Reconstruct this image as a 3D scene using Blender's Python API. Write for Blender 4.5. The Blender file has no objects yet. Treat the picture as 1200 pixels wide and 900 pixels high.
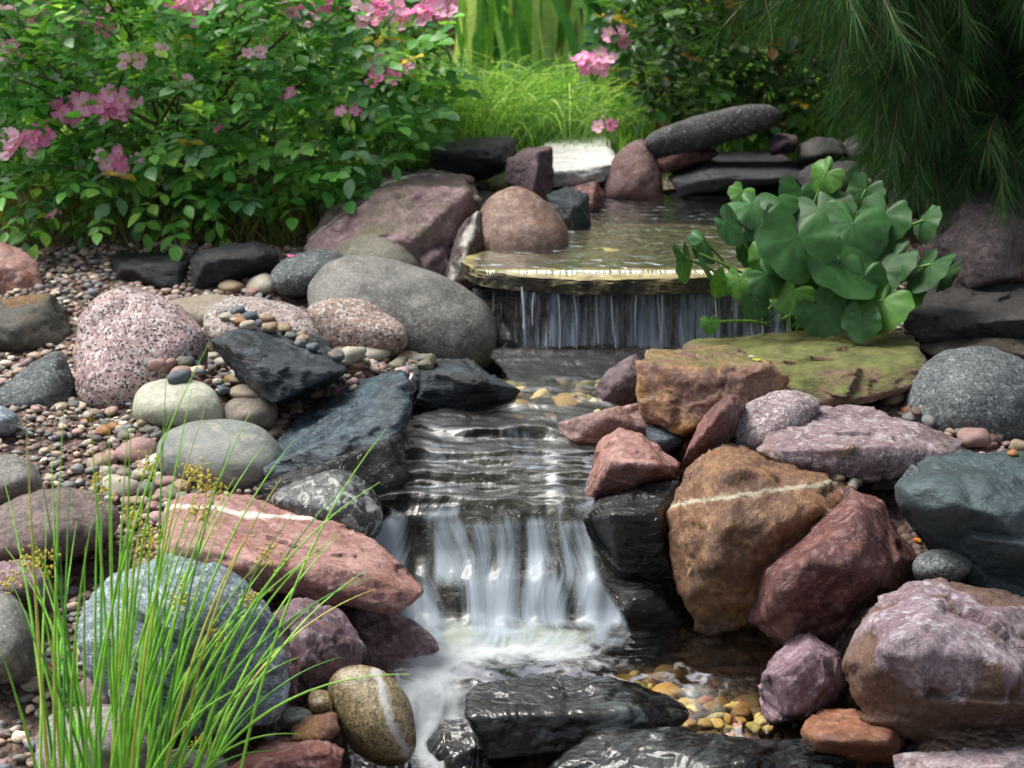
import bpy, bmesh, math, random
import numpy as np
from mathutils import Vector, Matrix
R = math.radians
random.seed(7); rng = np.random.default_rng(7)
scene = bpy.context.scene
# ------------------------------------------------------------------ camera, sky, sun, exposure
CAM = np.array([0.0, 0.0, 1.3]); PITCH = R(15); FPX = 2222.0
cam_d = bpy.data.cameras.new('camera'); cam = bpy.data.objects.new('camera', cam_d)
scene.collection.objects.link(cam); scene.camera = cam
cam.location = CAM; cam.rotation_euler = (R(90) - PITCH, 0, 0)
cam_d.sensor_width = 36; cam_d.lens = 36 * FPX / 1200; cam_d.clip_start = 0.05; cam_d.clip_end = 300
cam_d.dof.use_dof = True; cam_d.dof.focus_distance = 3.25; cam_d.dof.aperture_fstop = 7.0
world = bpy.data.worlds.new('World'); scene.world = world; world.use_nodes = True
wn = world.node_tree; wn.nodes.clear()
sky = wn.nodes.new('ShaderNodeTexSky'); sky.sky_type = 'NISHITA'; sky.sun_disc = False
sky.sun_elevation = R(62); sky.sun_rotation = R(-75); sky.dust_density = 4; sky.air_density = 1.0
hs = wn.nodes.new('ShaderNodeHueSaturation'); hs.inputs['Saturation'].default_value = 0.45
bg = wn.nodes.new('ShaderNodeBackground'); bg.inputs['Strength'].default_value = 0.092
wo = wn.nodes.new('ShaderNodeOutputWorld')
wn.links.new(sky.outputs[0], hs.inputs['Color']); wn.links.new(hs.outputs[0], bg.inputs[0]); wn.links.new(bg.outputs[0], wo.inputs[0])
sun_d = bpy.data.lights.new('sun', 'SUN'); sun_d.energy = 2.5; sun_d.angle = R(32); sun_d.color = (1, 0.97, 0.92)
sun = bpy.data.objects.new('sun', sun_d); scene.collection.objects.link(sun)
_az, _el = R(-75), R(62)      # azimuth clockwise from +y, elevation
_d = Vector((math.sin(_az) * math.cos(_el), math.cos(_az) * math.cos(_el), math.sin(_el)))
sun.rotation_euler = _d.to_track_quat('Z', 'Y').to_euler()
vs = scene.view_settings; vs.view_transform = 'Standard'; vs.look = 'None'; vs.exposure = 1.2; vs.gamma = 1; vs.use_curve_mapping = False
cy = scene.cycles; cy.use_denoising = True; cy.max_bounces = 7; cy.diffuse_bounces = 3; cy.glossy_bounces = 3
cy.transmission_bounces = 4; cy.transparent_max_bounces = 24; cy.caustics_reflective = False; cy.caustics_refractive = False

# ------------------------------------------------------------------ helpers
cp, sp_ = math.cos(PITCH), math.sin(PITCH)
def P(px, py, D):
    u = (px - 600) / FPX; v = (py - 450) / FPX
    d = np.array([u, cp - v * sp_, -sp_ - v * cp]); return CAM + d * (D / d[1])
def Pz(px, py, z):
    u = (px - 600) / FPX; v = (py - 450) / FPX
    d = np.array([u, cp - v * sp_, -sp_ - v * cp]); return CAM + d * ((z - CAM[2]) / d[2])
def proj(V):
    q = V - CAM; zc = q[:, 1] * cp - q[:, 2] * sp_; yc = q[:, 1] * sp_ + q[:, 2] * cp
    return 600 + FPX * q[:, 0] / zc, 450 - FPX * yc / zc
def X(px, D, z): # world x of a pixel column at depth D, height z
    return (px - 600) / FPX * (D * cp + (CAM[2] - z) * sp_)
def S(r, g, b, k=1.0):
    f = lambda c: ((c / 255 + 0.055) / 1.055) ** 2.4 if c > 10 else c / 255 / 12.92
    return (f(r) * k, f(g) * k, f(b) * k, 1.0)
_prm = np.random.default_rng(3).permutation(256); _prm = np.concatenate([_prm, _prm])
_grd = np.random.default_rng(5).normal(size=(256, 3)); _grd /= np.linalg.norm(_grd, axis=1)[:, None]
def pn(Q):
    Q = np.asarray(Q, float); I = np.floor(Q).astype(int); F = Q - I; I &= 255
    W = F * F * F * (F * (F * 6 - 15) + 10); r = 0
    for dx in (0, 1):
        for dy in (0, 1):
            for dz in (0, 1):
                h = _prm[_prm[_prm[(I[:, 0] + dx) & 255] + ((I[:, 1] + dy) & 255)] + ((I[:, 2] + dz) & 255)]
                dot = ((F - (dx, dy, dz)) * _grd[h]).sum(1)
                w = (W[:, 0] if dx else 1 - W[:, 0]) * (W[:, 1] if dy else 1 - W[:, 1]) * (W[:, 2] if dz else 1 - W[:, 2])
                r = r + w * dot
    return r * 1.6
def fbm(Q, o=4, g=0.5):
    r, a = 0, 1.0
    for i in range(o):
        r = r + a * pn(Q * 2.0 ** i + 17.3 * i); a *= g
    return r
def ridg(Q, o=3):
    r, a = 0, 1.0
    for i in range(o):
        r = r + a * (1 - 2 * np.abs(pn(Q * 2.1 ** i + 9.1 * i))); a *= .5
    return r
def mesh_np(name, V, F, smooth=True):
    me = bpy.data.meshes.new(name); V = np.asarray(V, np.float32); F = np.asarray(F, np.int32); k = F.shape[1]
    me.vertices.add(len(V)); me.vertices.foreach_set('co', V.ravel())
    me.loops.add(F.size); me.loops.foreach_set('vertex_index', F.ravel())
    me.polygons.add(len(F)); me.polygons.foreach_set('loop_start', np.arange(0, F.size, k, dtype=np.int32))
    me.update(calc_edges=True)
    me.polygons.foreach_set('use_smooth', np.full(len(F), smooth)); me.validate(); me.update()
    return me
def vcol(me, C, name='col'):
    a = me.color_attributes.new(name, 'FLOAT_COLOR', 'POINT')
    C = np.asarray(C, np.float32)
    if C.shape[1] == 3: C = np.concatenate([C, np.ones((len(C), 1), np.float32)], 1)
    a.data.foreach_set('color', C.ravel())
def link(name, me, mat, parent=None, loc=None):
    o = bpy.data.objects.new(name, me); scene.collection.objects.link(o)
    if mat and not me.materials: me.materials.append(mat)
    if loc is not None: o.location = loc
    if parent: o.parent = parent
    return o
def tag(o, label=None, cat=None, group=None, kind=None):
    if label: o['label'] = label
    if cat: o['category'] = cat
    if group: o['group'] = group
    if kind: o['kind'] = kind
    return o
def empty(name, loc, label, cat, group=None):
    o = bpy.data.objects.new(name, None); scene.collection.objects.link(o); o.location = loc; o.empty_display_size = .05
    return tag(o, label, cat, group)
_ico = {}
def ico(s):
    if s not in _ico:
        bm = bmesh.new(); bmesh.ops.create_icosphere(bm, subdivisions=s, radius=1); bm.verts.ensure_lookup_table()
        _ico[s] = (np.array([v.co[:] for v in bm.verts]), np.array([[v.index for v in f.verts] for f in bm.faces])); bm.free()
    return _ico[s]

# ------------------------------------------------------------------ materials
class NT:
    def __init__(s, name):
        s.m = bpy.data.materials.new(name); s.m.use_nodes = True; s.t = s.m.node_tree; s.t.nodes.clear()
        s.out = s.t.nodes.new('ShaderNodeOutputMaterial')
    def n(s, typ, ins=None, **kw):
        nd = s.t.nodes.new('ShaderNode' + typ)
        for k, v in kw.items(): setattr(nd, k, v)
        for k, v in (ins or {}).items(): s.put(nd.inputs[k], v)
        return nd
    def put(s, sock, v):
        if isinstance(v, bpy.types.NodeSocket): s.t.links.new(v, sock)
        elif v is not None: sock.default_value = v
    def math(s, op, a, b=0.0, clamp=False):
        nd = s.n('Math', {0: a, 1: b}, operation=op, use_clamp=clamp); return nd.outputs[0]
    def noise(s, vec, scale, detail=4, rough=.6, dist=0.0):
        return s.n('TexNoise', {'Vector': vec, 'Scale': scale, 'Detail': detail, 'Roughness': rough, 'Distortion': dist}).outputs[0]
    def rng(s, v, a, b, c=0.0, d=1.0, smooth=False):
        nd = s.n('MapRange', {0: v, 1: a, 2: b, 3: c, 4: d}); nd.interpolation_type = 'SMOOTHSTEP' if smooth else 'LINEAR'; return nd.outputs[0]
    def mix(s, f, a, b, mode='MIX'):
        nd = s.t.nodes.new('ShaderNodeMix'); nd.data_type = 'RGBA'; nd.blend_type = mode; nd.clamp_factor = True
        s.put(nd.inputs[0], f); s.put(nd.inputs[6], a); s.put(nd.inputs[7], b); return nd.outputs[2]
    def bump(s, h, strength, dist, normal=None):
        return s.n('Bump', {'Height': h, 'Strength': strength, 'Distance': dist, 'Normal': normal}).outputs[0]
_mats = {}
def rock_mat(name, c1, c2, c3, a3=.5, s1=9, s2=35, speck=None, spots=None, vein=None, moss=None, rough=.7, bump=.6, streak=None,
             wet=None, fine=.35, stain=None, spec=.4, coat=False, low=None):
    t = NT(name); tc = t.n('TexCoord').outputs['Object']; rnd = t.n('ObjectInfo').outputs['Random']
    off = t.n('VectorMath', {0: tc, 1: t.n('CombineXYZ', {0: t.math('MULTIPLY', rnd, 7.0), 1: t.math('MULTIPLY', rnd, 3.0)}).outputs[0]}, operation='ADD').outputs[0]
    sv = off
    if streak:
        mp = t.n('Mapping', {'Vector': off, 'Rotation': (R(streak[0]), R(streak[1]), R(streak[2])), 'Scale': (1, 1, streak[3])}); sv = mp.outputs[0]
    big = t.noise(sv, s1, 6, .62, .4)
    col = t.mix(t.rng(big, .42, .58), c1, c2)
    mid = t.noise(sv, s2, 8, .68, .6)
    col = t.mix(t.math('MULTIPLY', t.rng(mid, .5, .6), a3), col, c3)
    fn = t.noise(sv, 110, 8, .8)
    val = t.math('MULTIPLY', t.rng(fn, .38, .62, 1 - fine * 1.6, 1 + fine * 1.6), t.math('MULTIPLY', t.rng(t.noise(off, 5, 3), .3, .7, .85, 1.15), t.rng(t.noise(off, 300, 3, .8), .36, .64, 1 - fine * .7, 1 + fine * .7)))
    if speck:   # speck = (scale, dark colour, dark fraction, light colour, light fraction)
        vo = t.n('TexVoronoi', {'Vector': off, 'Scale': speck[0], 'Randomness': 1.0}); sx = t.n('SeparateColor', {0: vo.outputs['Color']})
        vo2 = t.n('TexVoronoi', {'Vector': off, 'Scale': speck[0] * 1.7, 'Randomness': 1.0}); sx2 = t.n('SeparateColor', {0: vo2.outputs['Color']})
        col = t.mix(t.math('LESS_THAN', sx.outputs[1], speck[4]), col, speck[3])
        col = t.mix(t.math('LESS_THAN', sx2.outputs[0], speck[2]), col, speck[1])
    if spots:   # lichen spots (scale, threshold, colour)
        sn = t.noise(off, spots[0], 5, .7, 1.0); col = t.mix(t.rng(sn, spots[1], spots[1] + .04), col, spots[2])
    if stain:   # (scale, lo, hi, colour)
        sn = t.noise(off, stain[0], 6, .65, .8)
        if low: sn = t.math('ADD', sn, t.rng(t.n('SeparateXYZ', {0: t.n('NewGeometry').outputs['Position']}).outputs[2], low[0] - low[1] - .05, low[0] - low[1] + .07, .14, -.05))
        col = t.mix(t.math('MULTIPLY', t.rng(sn, stain[1], stain[2]), .85), col, stain[3])
    col = t.mix(1.0, col, t.n('CombineColor', {0: val, 1: val, 2: val}).outputs[0], 'MULTIPLY')
    geo = t.n('NewGeometry')
    # fine dark cracks
    cv = t.n('TexVoronoi', {'Vector': t.n('VectorMath', {0: sv, 1: t.n('VectorMath', {0: t.n('TexNoise', {'Vector': sv, 'Scale': 14.0, 'Detail': 4.0}).outputs['Color'], 1: (.06, .06, .06)}, operation='MULTIPLY').outputs[0]}, operation='ADD').outputs[0], 'Scale': 9.0}, feature='DISTANCE_TO_EDGE')
    crack = t.math('MULTIPLY', t.rng(cv.outputs[0], .0, .02, 1, 0), t.rng(t.noise(off, 7, 2), .5, .62))
    if bump > .5: col = t.mix(t.math('MULTIPLY', crack, .55), col, (.02, .018, .015, 1))
    if vein:
        for (pt, nrm, w, vc) in vein:
            dd = t.n('VectorMath', {0: tc, 1: tuple(pt)}, operation='SUBTRACT').outputs[0]
            dp = t.n('VectorMath', {0: dd, 1: tuple(nrm)}, operation='DOT_PRODUCT').outputs['Value']
            wv = t.math('MULTIPLY', t.math('SUBTRACT', t.noise(tc, 9, 6, .7), .5), .05)
            ds = t.math('ABSOLUTE', t.math('ADD', dp, wv))
            wd = t.math('MULTIPLY', t.rng(t.noise(tc, 22, 4), .3, .7, .3, 1.5), w)
            f = t.rng(t.math('DIVIDE', ds, wd), .3, 1.3, .85, 0)
            f = t.math('MULTIPLY', f, t.rng(t.noise(tc, 60, 5), .3, .5, .6, 1))
            col = t.mix(f, col, vc)
    nz = t.n('SeparateXYZ', {0: geo.outputs['Normal']}).outputs[2]
    if moss:    # (amount, colour)
        f = t.math('ADD', t.math('MULTIPLY', nz, .6), t.noise(off, 14, 7, .7)); f = t.rng(f, 1.15 - moss[0], 1.35 - moss[0])
        col = t.mix(t.math('MULTIPLY', f, .85), col, t.mix(t.rng(t.noise(off, 26, 7, .75), .4, .6), moss[1], tuple(c * .4 for c in moss[1][:3]) + (1,)))
    rgh = t.rng(fn, .3, .7, rough - .08, rough + .1)
    if wet is not None:
        pz = t.n('SeparateXYZ', {0: geo.outputs['Position']}).outputs[2]
        wf = t.rng(t.math('ADD', pz, t.math('MULTIPLY', t.noise(off, 12, 5), .05)), wet + .02, wet + .045, 1, 0)
        col = t.mix(wf, col, t.mix(1.0, col, (.3, .27, .22, 1), 'MULTIPLY')); rgh = t.n('Mix', {0: wf, 2: rgh, 3: .14}).outputs[0]
    h = t.math('ADD', t.math('MULTIPLY', mid, 1.0), t.math('MULTIPLY', fn, .35))
    h = t.math('SUBTRACT', h, t.math('MULTIPLY', crack, .25))
    n1 = t.bump(h, bump, .012); n2 = t.bump(t.noise(off, 330, 3, .7), bump * .55, .002, n1)
    b = t.n('BsdfPrincipled', {'Base Color': col, 'Roughness': rgh, 'Normal': n2, 'Specular IOR Level': spec})
    if coat:
        m_ = t.n('Mapping', {'Vector': off, 'Rotation': (0, R(12), R(15)), 'Scale': (1, 2.2, 3.0)}).outputs[0]
        t.put(b.inputs['Coat Weight'], .6); t.put(b.inputs['Coat Roughness'], .07); t.put(b.inputs['Coat Normal'], t.bump(t.noise(m_, 16, 4, .6, 1.2), 1.0, .022))
    t.put(t.out.inputs[0], b.outputs[0]); return t.m
W = S(225, 222, 215, .8)
K = .58
def c(r, g, b):
    m = (r + g + b) / 3; r, g, b = [m + (v - m) * 1.0 for v in (r, g, b)]; return S(r, g, b, K)
MATS = {
 'granite': dict(c1=c(205,172,168), c2=c(180,150,148), c3=c(214,205,202), speck=(150, S(45,45,48), .2, c(226,214,210), .25), bump=.45, rough=.6, fine=.15, moss=(.1, c(120,105,95))),
 'granite2': dict(c1=c(185,165,158), c2=c(160,146,138), c3=c(212,202,195), speck=(170, S(60,58,58), .16, c(215,205,198), .22), bump=.4, rough=.7, fine=.15, spots=(30, .66, c(110,112,85))),
 'grey': dict(c1=c(138,137,132), c2=c(108,106,102), c3=c(158,156,146), a3=.6, speck=(420, S(84,82,78), .10, c(170,168,160), .10), bump=.35, rough=.75, fine=.2, spots=(22, .68, c(140,132,100))),
 'grey_olive': dict(c1=c(140,136,122), c2=c(115,112,100), c3=c(160,156,140), a3=.5, bump=.3, rough=.8, fine=.2, spots=(25, .64, c(105,104,75))),
 'grey_blue': dict(c1=c(150,166,178), c2=c(112,128,140), c3=c(210,220,224), a3=.85, s1=12, s2=42, streak=(20,30,0,2.5), speck=(420, S(66,74,80), .14, c(190,200,204), .1), bump=.5, rough=.65, fine=.35),
 'grey_dark': dict(c1=c(100,108,110), c2=c(78,84,86), c3=c(130,138,140), a3=.5, bump=.55, rough=.7, fine=.3, speck=(220, S(45,48,50), .15, c(150,155,155), .1)),
 'slate': dict(c1=c(78,98,110), c2=c(48,60,70), c3=c(116,138,148), a3=.5, s1=10, s2=26, streak=(20, 18, 0, 4), bump=.6, rough=.24, fine=.3, spots=(20, .7, c(130,120,85)), spec=.5),
 'slate_dark': dict(c1=c(60,74,84), c2=c(36,42,48), c3=c(100,116,124), a3=.5, s1=12, s2=26, streak=(10, 25, 0, 4), bump=.8, rough=.32, fine=.35, spec=.5, spots=(24, .72, c(125,112,75))),
 'slate_black': dict(c1=c(58,60,66), c2=c(38,40,44), c3=c(92,92,96), a3=.5, s1=12, s2=24, streak=(70, 0, 20, 3), bump=.8, rough=.6, fine=.4, stain=(9, .58, .66, c(108,88,68))),
 'slate_green': dict(c1=c(80,100,104), c2=c(62,78,82), c3=c(104,122,124), a3=.5, s1=9, s2=30, streak=(35, 0, 30, 2), bump=.6, rough=.5, fine=.3, spots=(40, .72, c(150,160,155)), spec=.5),
 'purple': dict(c1=c(160,130,140), c2=c(126,96,106), c3=c(198,180,188), a3=.6, s1=10, s2=40, bump=.65, rough=.6, fine=.3, stain=(7, .6, .68, c(150,112,84))),
 'purple_rust': dict(c1=c(180,160,170), c2=c(148,124,132), c3=c(226,218,226), a3=.65, s1=10, s2=38, bump=.8, rough=.55, fine=.3, stain=(6, .5, .6, c(118,86,56)), low=(.30, .12)),
 'purple_dark': dict(c1=c(112,88,92), c2=c(84,68,72), c3=c(140,120,122), a3=.5, s1=10, s2=40, bump=.6, rough=.7, fine=.35, spots=(18, .66, c(96,96,72))),
 'mauve': dict(c1=c(186,168,172), c2=c(152,130,134), c3=c(214,204,206), a3=.65, s1=14, s2=50, bump=.7, rough=.7, fine=.3, stain=(8, .6, .7, c(150,120,90))),
 'pink': dict(c1=c(192,146,136), c2=c(168,120,112), c3=c(206,174,166), a3=.6, s1=11, s2=36, bump=.55, rough=.55, fine=.25, stain=(7, .56, .66, c(172,112,78))),
 'red': dict(c1=c(136,88,80), c2=c(106,66,64), c3=c(176,134,130), a3=.7, s1=11, s2=42, bump=.75, rough=.5, fine=.35, stain=(12, .62, .7, c(120,100,66)), low=(.10, .1)),
 'redbrown': dict(c1=c(158,112,92), c2=c(126,88,74), c3=c(182,146,118), a3=.5, s1=9, s2=34, bump=.7, rough=.55, fine=.3, stain=(8, .54, .64, c(180,140,86))),
 'rust': dict(c1=c(150,108,76), c2=c(112,80,60), c3=c(184,146,100), a3=.55, s1=9, s2=34, bump=.7, rough=.5, fine=.35, stain=(9, .56, .66, c(96,84,46)), low=(.10, .1), spec=.5),
 'orange': dict(c1=c(172,116,84), c2=c(138,92,72), c3=c(190,144,112), a3=.5, s1=12, s2=40, bump=.5, rough=.55, fine=.25),
 'round_brown': dict(c1=c(162,134,120), c2=c(134,102,88), c3=c(188,168,154), a3=.6, s1=8, s2=30, bump=.35, rough=.65, fine=.25, stain=(6, .56, .66, c(170,118,66)), spots=(26, .68, c(120,92,80))),
 'lichen': dict(c1=c(165,138,138), c2=c(140,112,116), c3=c(192,170,170), a3=.5, s1=9, s2=34, bump=.55, rough=.8, fine=.25, stain=(6, .48, .6, c(128,122,96)), spots=(12, .62, c(150,142,118))),
 'brown_lichen': dict(c1=c(96,96,88), c2=c(78,76,70), c3=c(122,108,90), a3=.5, s1=8, s2=34, bump=.5, rough=.8, fine=.3, stain=(8, .52, .6, c(142,106,62))),
 'mossy': dict(c1=c(158,128,104), c2=c(126,102,84), c3=c(178,152,126), a3=.5, s1=9, s2=34, bump=.65, rough=.75, fine=.3, streak=(8, 5, 0, 3), moss=(.33, c(128,140,62)), stain=(8, .6, .7, c(120,104,64))),
 'block': dict(c1=c(160,122,104), c2=c(128,92,82), c3=c(190,160,130), a3=.5, s1=9, s2=34, bump=.65, rough=.65, fine=.3, moss=(.16, c(140,140,66)), stain=(6, .5, .58, c(196,150,92))),
 'white': dict(c1=S(232,230,224,.8), c2=S(205,205,200,.8), c3=S(170,168,158,.8), a3=.35, s1=12, s2=40, bump=.6, rough=.8, fine=.15),
 'greyface': dict(c1=c(140,138,126), c2=c(112,112,100), c3=c(165,162,150), a3=.5, s1=12, s2=40, bump=.7, rough=.8, fine=.3),
 'cream': dict(c1=c(206,206,186), c2=c(186,188,164), c3=c(220,220,205), a3=.5, s1=9, s2=30, bump=.3, rough=.65, fine=.15, spots=(35, .68, c(160,150,125))),
 'banded': dict(c1=c(152,158,150), c2=c(128,136,132), c3=c(178,176,158), a3=.7, s1=13, s2=18, streak=(0, 35, 20, 3), bump=.2, rough=.6, fine=.15),
 'tan': dict(c1=c(176,154,112), c2=c(146,128,94), c3=c(200,180,136), a3=.5, s1=9, s2=40, bump=.3, rough=.35, fine=.3, speck=(300, c(96,86,66), .2, c(196,178,140), .2), wet=.02, spec=.6),
 'spotted': dict(c1=c(60,64,64), c2=c(40,44,44), c3=c(120,124,120), a3=.8, s1=16, s2=50, spots=(30, .53, c(176,180,172)), bump=.4, rough=.3, fine=.3, moss=(.05, c(120,130,60)), spec=.6),
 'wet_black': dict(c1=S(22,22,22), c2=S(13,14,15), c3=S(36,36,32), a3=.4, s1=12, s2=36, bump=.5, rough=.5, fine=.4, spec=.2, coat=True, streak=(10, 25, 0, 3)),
 'dry_dark': dict(c1=c(74,70,70), c2=c(52,50,50), c3=c(98,94,90), a3=.5, s1=12, s2=36, bump=.7, rough=.7, fine=.4),
 'dark_slab': dict(c1=c(86,82,80), c2=c(64,62,60), c3=c(108,100,92), a3=.5, s1=9, s2=36, bump=.5, rough=.75, fine=.3, spots=(55, .7, c(150,145,120))),
 'ochre_slab': dict(moss=(.62, c(220,204,140)), c1=c(74,68,52), c2=c(48,44,34), c3=c(106,98,74), a3=.6, s1=10, s2=30, bump=.5, rough=.35, fine=.3, stain=(14, .56, .66, c(96,88,50)), spec=.5),
}
def M(key, **kw):
    k = key + str(sorted(kw.items(), key=lambda a: a[0])) if kw else key
    if k not in _mats:
        d = dict(MATS[key]); d.update(kw); _mats[k] = rock_mat(key + '_stone', **d)
    return _mats[k]

# ------------------------------------------------------------------ terrain
_by = [1.0, 2.4, 2.9, 3.6, 4.2, 4.7, 5.5, 7.0, 40]; _bz = [-.1, .03, .13, .25, .33, .38, .48, .5, .6]
def bank(y): return np.interp(y, _by, _bz)
_cy = [1.5, 2.3, 2.75, 2.85, 3.05, 3.15, 3.3, 3.5, 3.7, 4.05, 4.2, 4.95, 5.1]
_cl = [300, 360, 390, 430, 440, 450, 440, 490, 590, 575, 560, 660, 690]; _cr = [1000, 1010, 1000, 940, 890, 740, 700, 705, 730, 900, 950, 900, 860]
_xl = [X(a, y, .2) for a, y in zip(_cl, _cy)]; _xr = [X(a, y, .2) for a, y in zip(_cr, _cy)]
_zy = [1.0, 2.76, 2.83, 3.03, 3.18, 3.30, 3.42, 4.1, 4.18, 4.95, 5.15, 5.3]; _zz = [-.13, -.13, -.045, -.045, -.04, .03, .18, .22, .37, .38, .43, .46]
MOUNDS = [(X(228, 3.64, .3), 3.64, .10, .085), (X(404, 3.8, .3), 3.8, .07, .07), (X(566, 4.62, .45), 4.62, .15, .05), (X(1110, 3.62, .3), 3.62, .05, .12)]
def ground_z(x, y):
    x = np.asarray(x, float); y = np.asarray(y, float)
    b = bank(y); xl = np.interp(y, _cy, _xl); xr = np.interp(y, _cy, _xr)
    d = np.maximum(np.maximum(xl - x, x - xr), 0); t = np.clip(d / .13, 0, 1); t = t * t * (3 - 2 * t)
    t = np.where(y > 5.3, 1, t)
    z = np.interp(y, _zy, _zz) * (1 - t) + b * t
    for (mx, my, mh, mr) in MOUNDS: z = z + mh * np.exp(-((x - mx) ** 2 + (y - my) ** 2) / mr ** 2)
    Q = np.stack([x * 3, y * 3, x * 0], -1).reshape(-1, 3)
    return z + (fbm(Q, 3) * .012).reshape(z.shape) + np.clip(x - 3, 0, 50) * 0
def soil_mat():
    t = NT('garden_soil'); tc = t.n('TexCoord').outputs['Object']
    a = t.noise(tc, 30, 8, .7); b = t.noise(tc, 4, 4)
    col = t.mix(t.rng(a, .35, .65), S(52, 42, 36), S(104, 86, 76))
    vo = t.n('TexVoronoi', {'Vector': tc, 'Scale': 70.0}); col = t.mix(t.math('MULTIPLY', t.rng(t.n('SeparateColor', {0: vo.outputs['Color']}).outputs[0], .55, .6), .7), col, S(128, 104, 92))
    py_ = t.n('SeparateXYZ', {0: t.n('NewGeometry').outputs['Position']})
    lawn = t.rng(t.math('ADD', py_.outputs[1], t.math('MULTIPLY', b, .5)), 5.5, 5.8)
    col = t.mix(lawn, col, t.mix(a, S(60, 88, 34), S(92, 126, 48)))
    n = t.bump(t.math('ADD', a, t.math('MULTIPLY', vo.outputs['Distance'], -1.2)), .9, .02)
    t.put(t.out.inputs[0], t.n('BsdfPrincipled', {'Base Color': col, 'Roughness': .85, 'Normal': n}).outputs[0]); return t.m
def build_ground():
    xs = np.concatenate([[-60, -30, -12, -6, -4], np.arange(-3, 3.001, .025), [4, 6, 12, 30, 60]])
    ys = np.concatenate([[-20, -8, -2, 0, 1], np.arange(1.5, 6.5, .02), np.arange(6.6, 12, .2), [14, 20, 35, 60, 100]])
    XX, YY = np.meshgrid(xs, ys); V = np.stack([XX, YY, ground_z(XX, YY)], -1).reshape(-1, 3)
    nx, ny = len(xs), len(ys); i = np.arange(nx * ny).reshape(ny, nx)
    F = np.stack([i[:-1, :-1], i[:-1, 1:], i[1:, 1:], i[1:, :-1]], -1).reshape(-1, 4)
    tag(link('ground', mesh_np('ground', V, F), soil_mat()), kind='structure')
build_ground()

# ------------------------------------------------------------------ rocks
def hull_planes(pts, thr=.985):
    bm = bmesh.new(); vs_ = [bm.verts.new(p) for p in pts]
    r = bmesh.ops.convex_hull(bm, input=vs_); bm.faces.ensure_lookup_table(); cen = pts.mean(0); out = []
    for f in bm.faces:
        f.normal_update(); n = np.array(f.normal[:]); a = f.calc_area()
        if a < 1e-8: continue
        h = n @ (np.array(f.verts[0].co[:]) - cen)
        if h < 0: n, h = -n, -h
        if h < 1e-4: continue
        out.append((a, n, h))
    bm.free(); out.sort(key=lambda q: -q[0]); keep = []
    for a, n, h in out:
        if all(n @ m < thr for m, _ in keep): keep.append((n, h))
    return cen, np.array([k[0] for k in keep]), np.array([k[1] for k in keep])
def shape_rock(pts, seed, p, sub, chips, amp, rough_amp, strata=None, bbox=None):
    rg = np.random.default_rng(seed); cen, Nn, H = hull_planes(pts, .95 if p > 11 else .985)
    q = pts - cen
    if p > 11: p *= 1.6; chips = min(chips, 3)
    for _ in range(chips):
        n = rg.normal(size=3); n[2] = abs(n[2]) * .7; n[1] = -abs(n[1]) - .7; n /= np.linalg.norm(n)
        Nn = np.vstack([Nn, n]); H = np.append(H, (q @ n).max() * rg.uniform(.86, .97))
    ext = (q.max(0) - q.min(0)) / 2; U, F = ico(sub)
    d = U * ext; d /= np.linalg.norm(d, axis=1)[:, None]
    acc = np.zeros(len(d))
    for n, h in zip(Nn, H): acc += np.clip(d @ n / h, 0, None) ** p
    r = acc ** (-1 / p); V = d * r[:, None]; s = float(ext.mean() * 2)
    Q = V / s
    o = rg.uniform(0, 90, 3)
    if p > 11:
        K = 34; sd = V[rg.integers(0, len(V), K)]; Vw = V + np.stack([pn(Q * 3 + o + 5 * j) for j in range(3)], 1) * s * .05
        dm = np.stack([((Vw - q_) ** 2).sum(1) for q_ in sd], 1); ci = dm.argmin(1); go = rg.normal(0, .004, K) * s; gg = rg.normal(0, .09, (K, 3))
        cell = go[ci] + ((V - sd[ci]) * gg[ci]).sum(1)
        K2 = 260; sd2 = V[rg.integers(0, len(V), K2)]; ci2 = np.zeros(len(V), int); best = np.full(len(V), 1e9)
        for j_, q_ in enumerate(sd2):
            d_ = ((Vw - q_) ** 2).sum(1); m_ = d_ < best; best[m_] = d_[m_]; ci2[m_] = j_
        cell += rg.normal(0, .0012, K2)[ci2] * s + ((V - sd2[ci2]) * rg.normal(0, .08, (K2, 3))[ci2]).sum(1)
        cell = np.clip(cell, -.035 * s, .03 * s); amp = amp * .2
    else: cell = 0
    disp = cell + amp * s * fbm(Q * 2.3 + o, 3) + rough_amp * s * (fbm(Q * 9 + o, 4, .55) * .6 + (ridg(Q * 5 + o) - .6) * .5)
    if strata:   # (axis, frequency, amplitude)
        ax = np.array(strata[0], float); ax /= np.linalg.norm(ax)
        ph = V @ ax * strata[1] + fbm(Q * 2 + o, 2) * .7; fr = ph - np.floor(ph)
        disp = disp + strata[2] * (np.clip(fr * 1.3, 0, 1) ** 2 - .4)
    V = V + d * disp[:, None] + cen
    if bbox is not None:
        for _ in range(2):
            px, py = proj(V); L, Rr, T, B = bbox; zc = np.linalg.norm(V.mean(0) - CAM)
            l, r_, t_, b_ = px.min(), px.max(), py.min(), py.max()
            sx = (Rr - L) / (r_ - l); V[:, 0] = (V[:, 0] - V[:, 0].mean()) * sx + V[:, 0].mean()
            sz = np.clip((B - T) / (b_ - t_), .8, 1.35); V[:, 2] = (V[:, 2] - V[:, 2].mean()) * sz + V[:, 2].mean()
            px, py = proj(V)
            V[:, 0] += ((L + Rr) / 2 - (px.min() + px.max()) / 2) / FPX * zc
            V[:, 2] -= (T - py.min()) / FPX * zc / cp
    return V, F
ROCKS = {}
_seed = [100]
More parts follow.
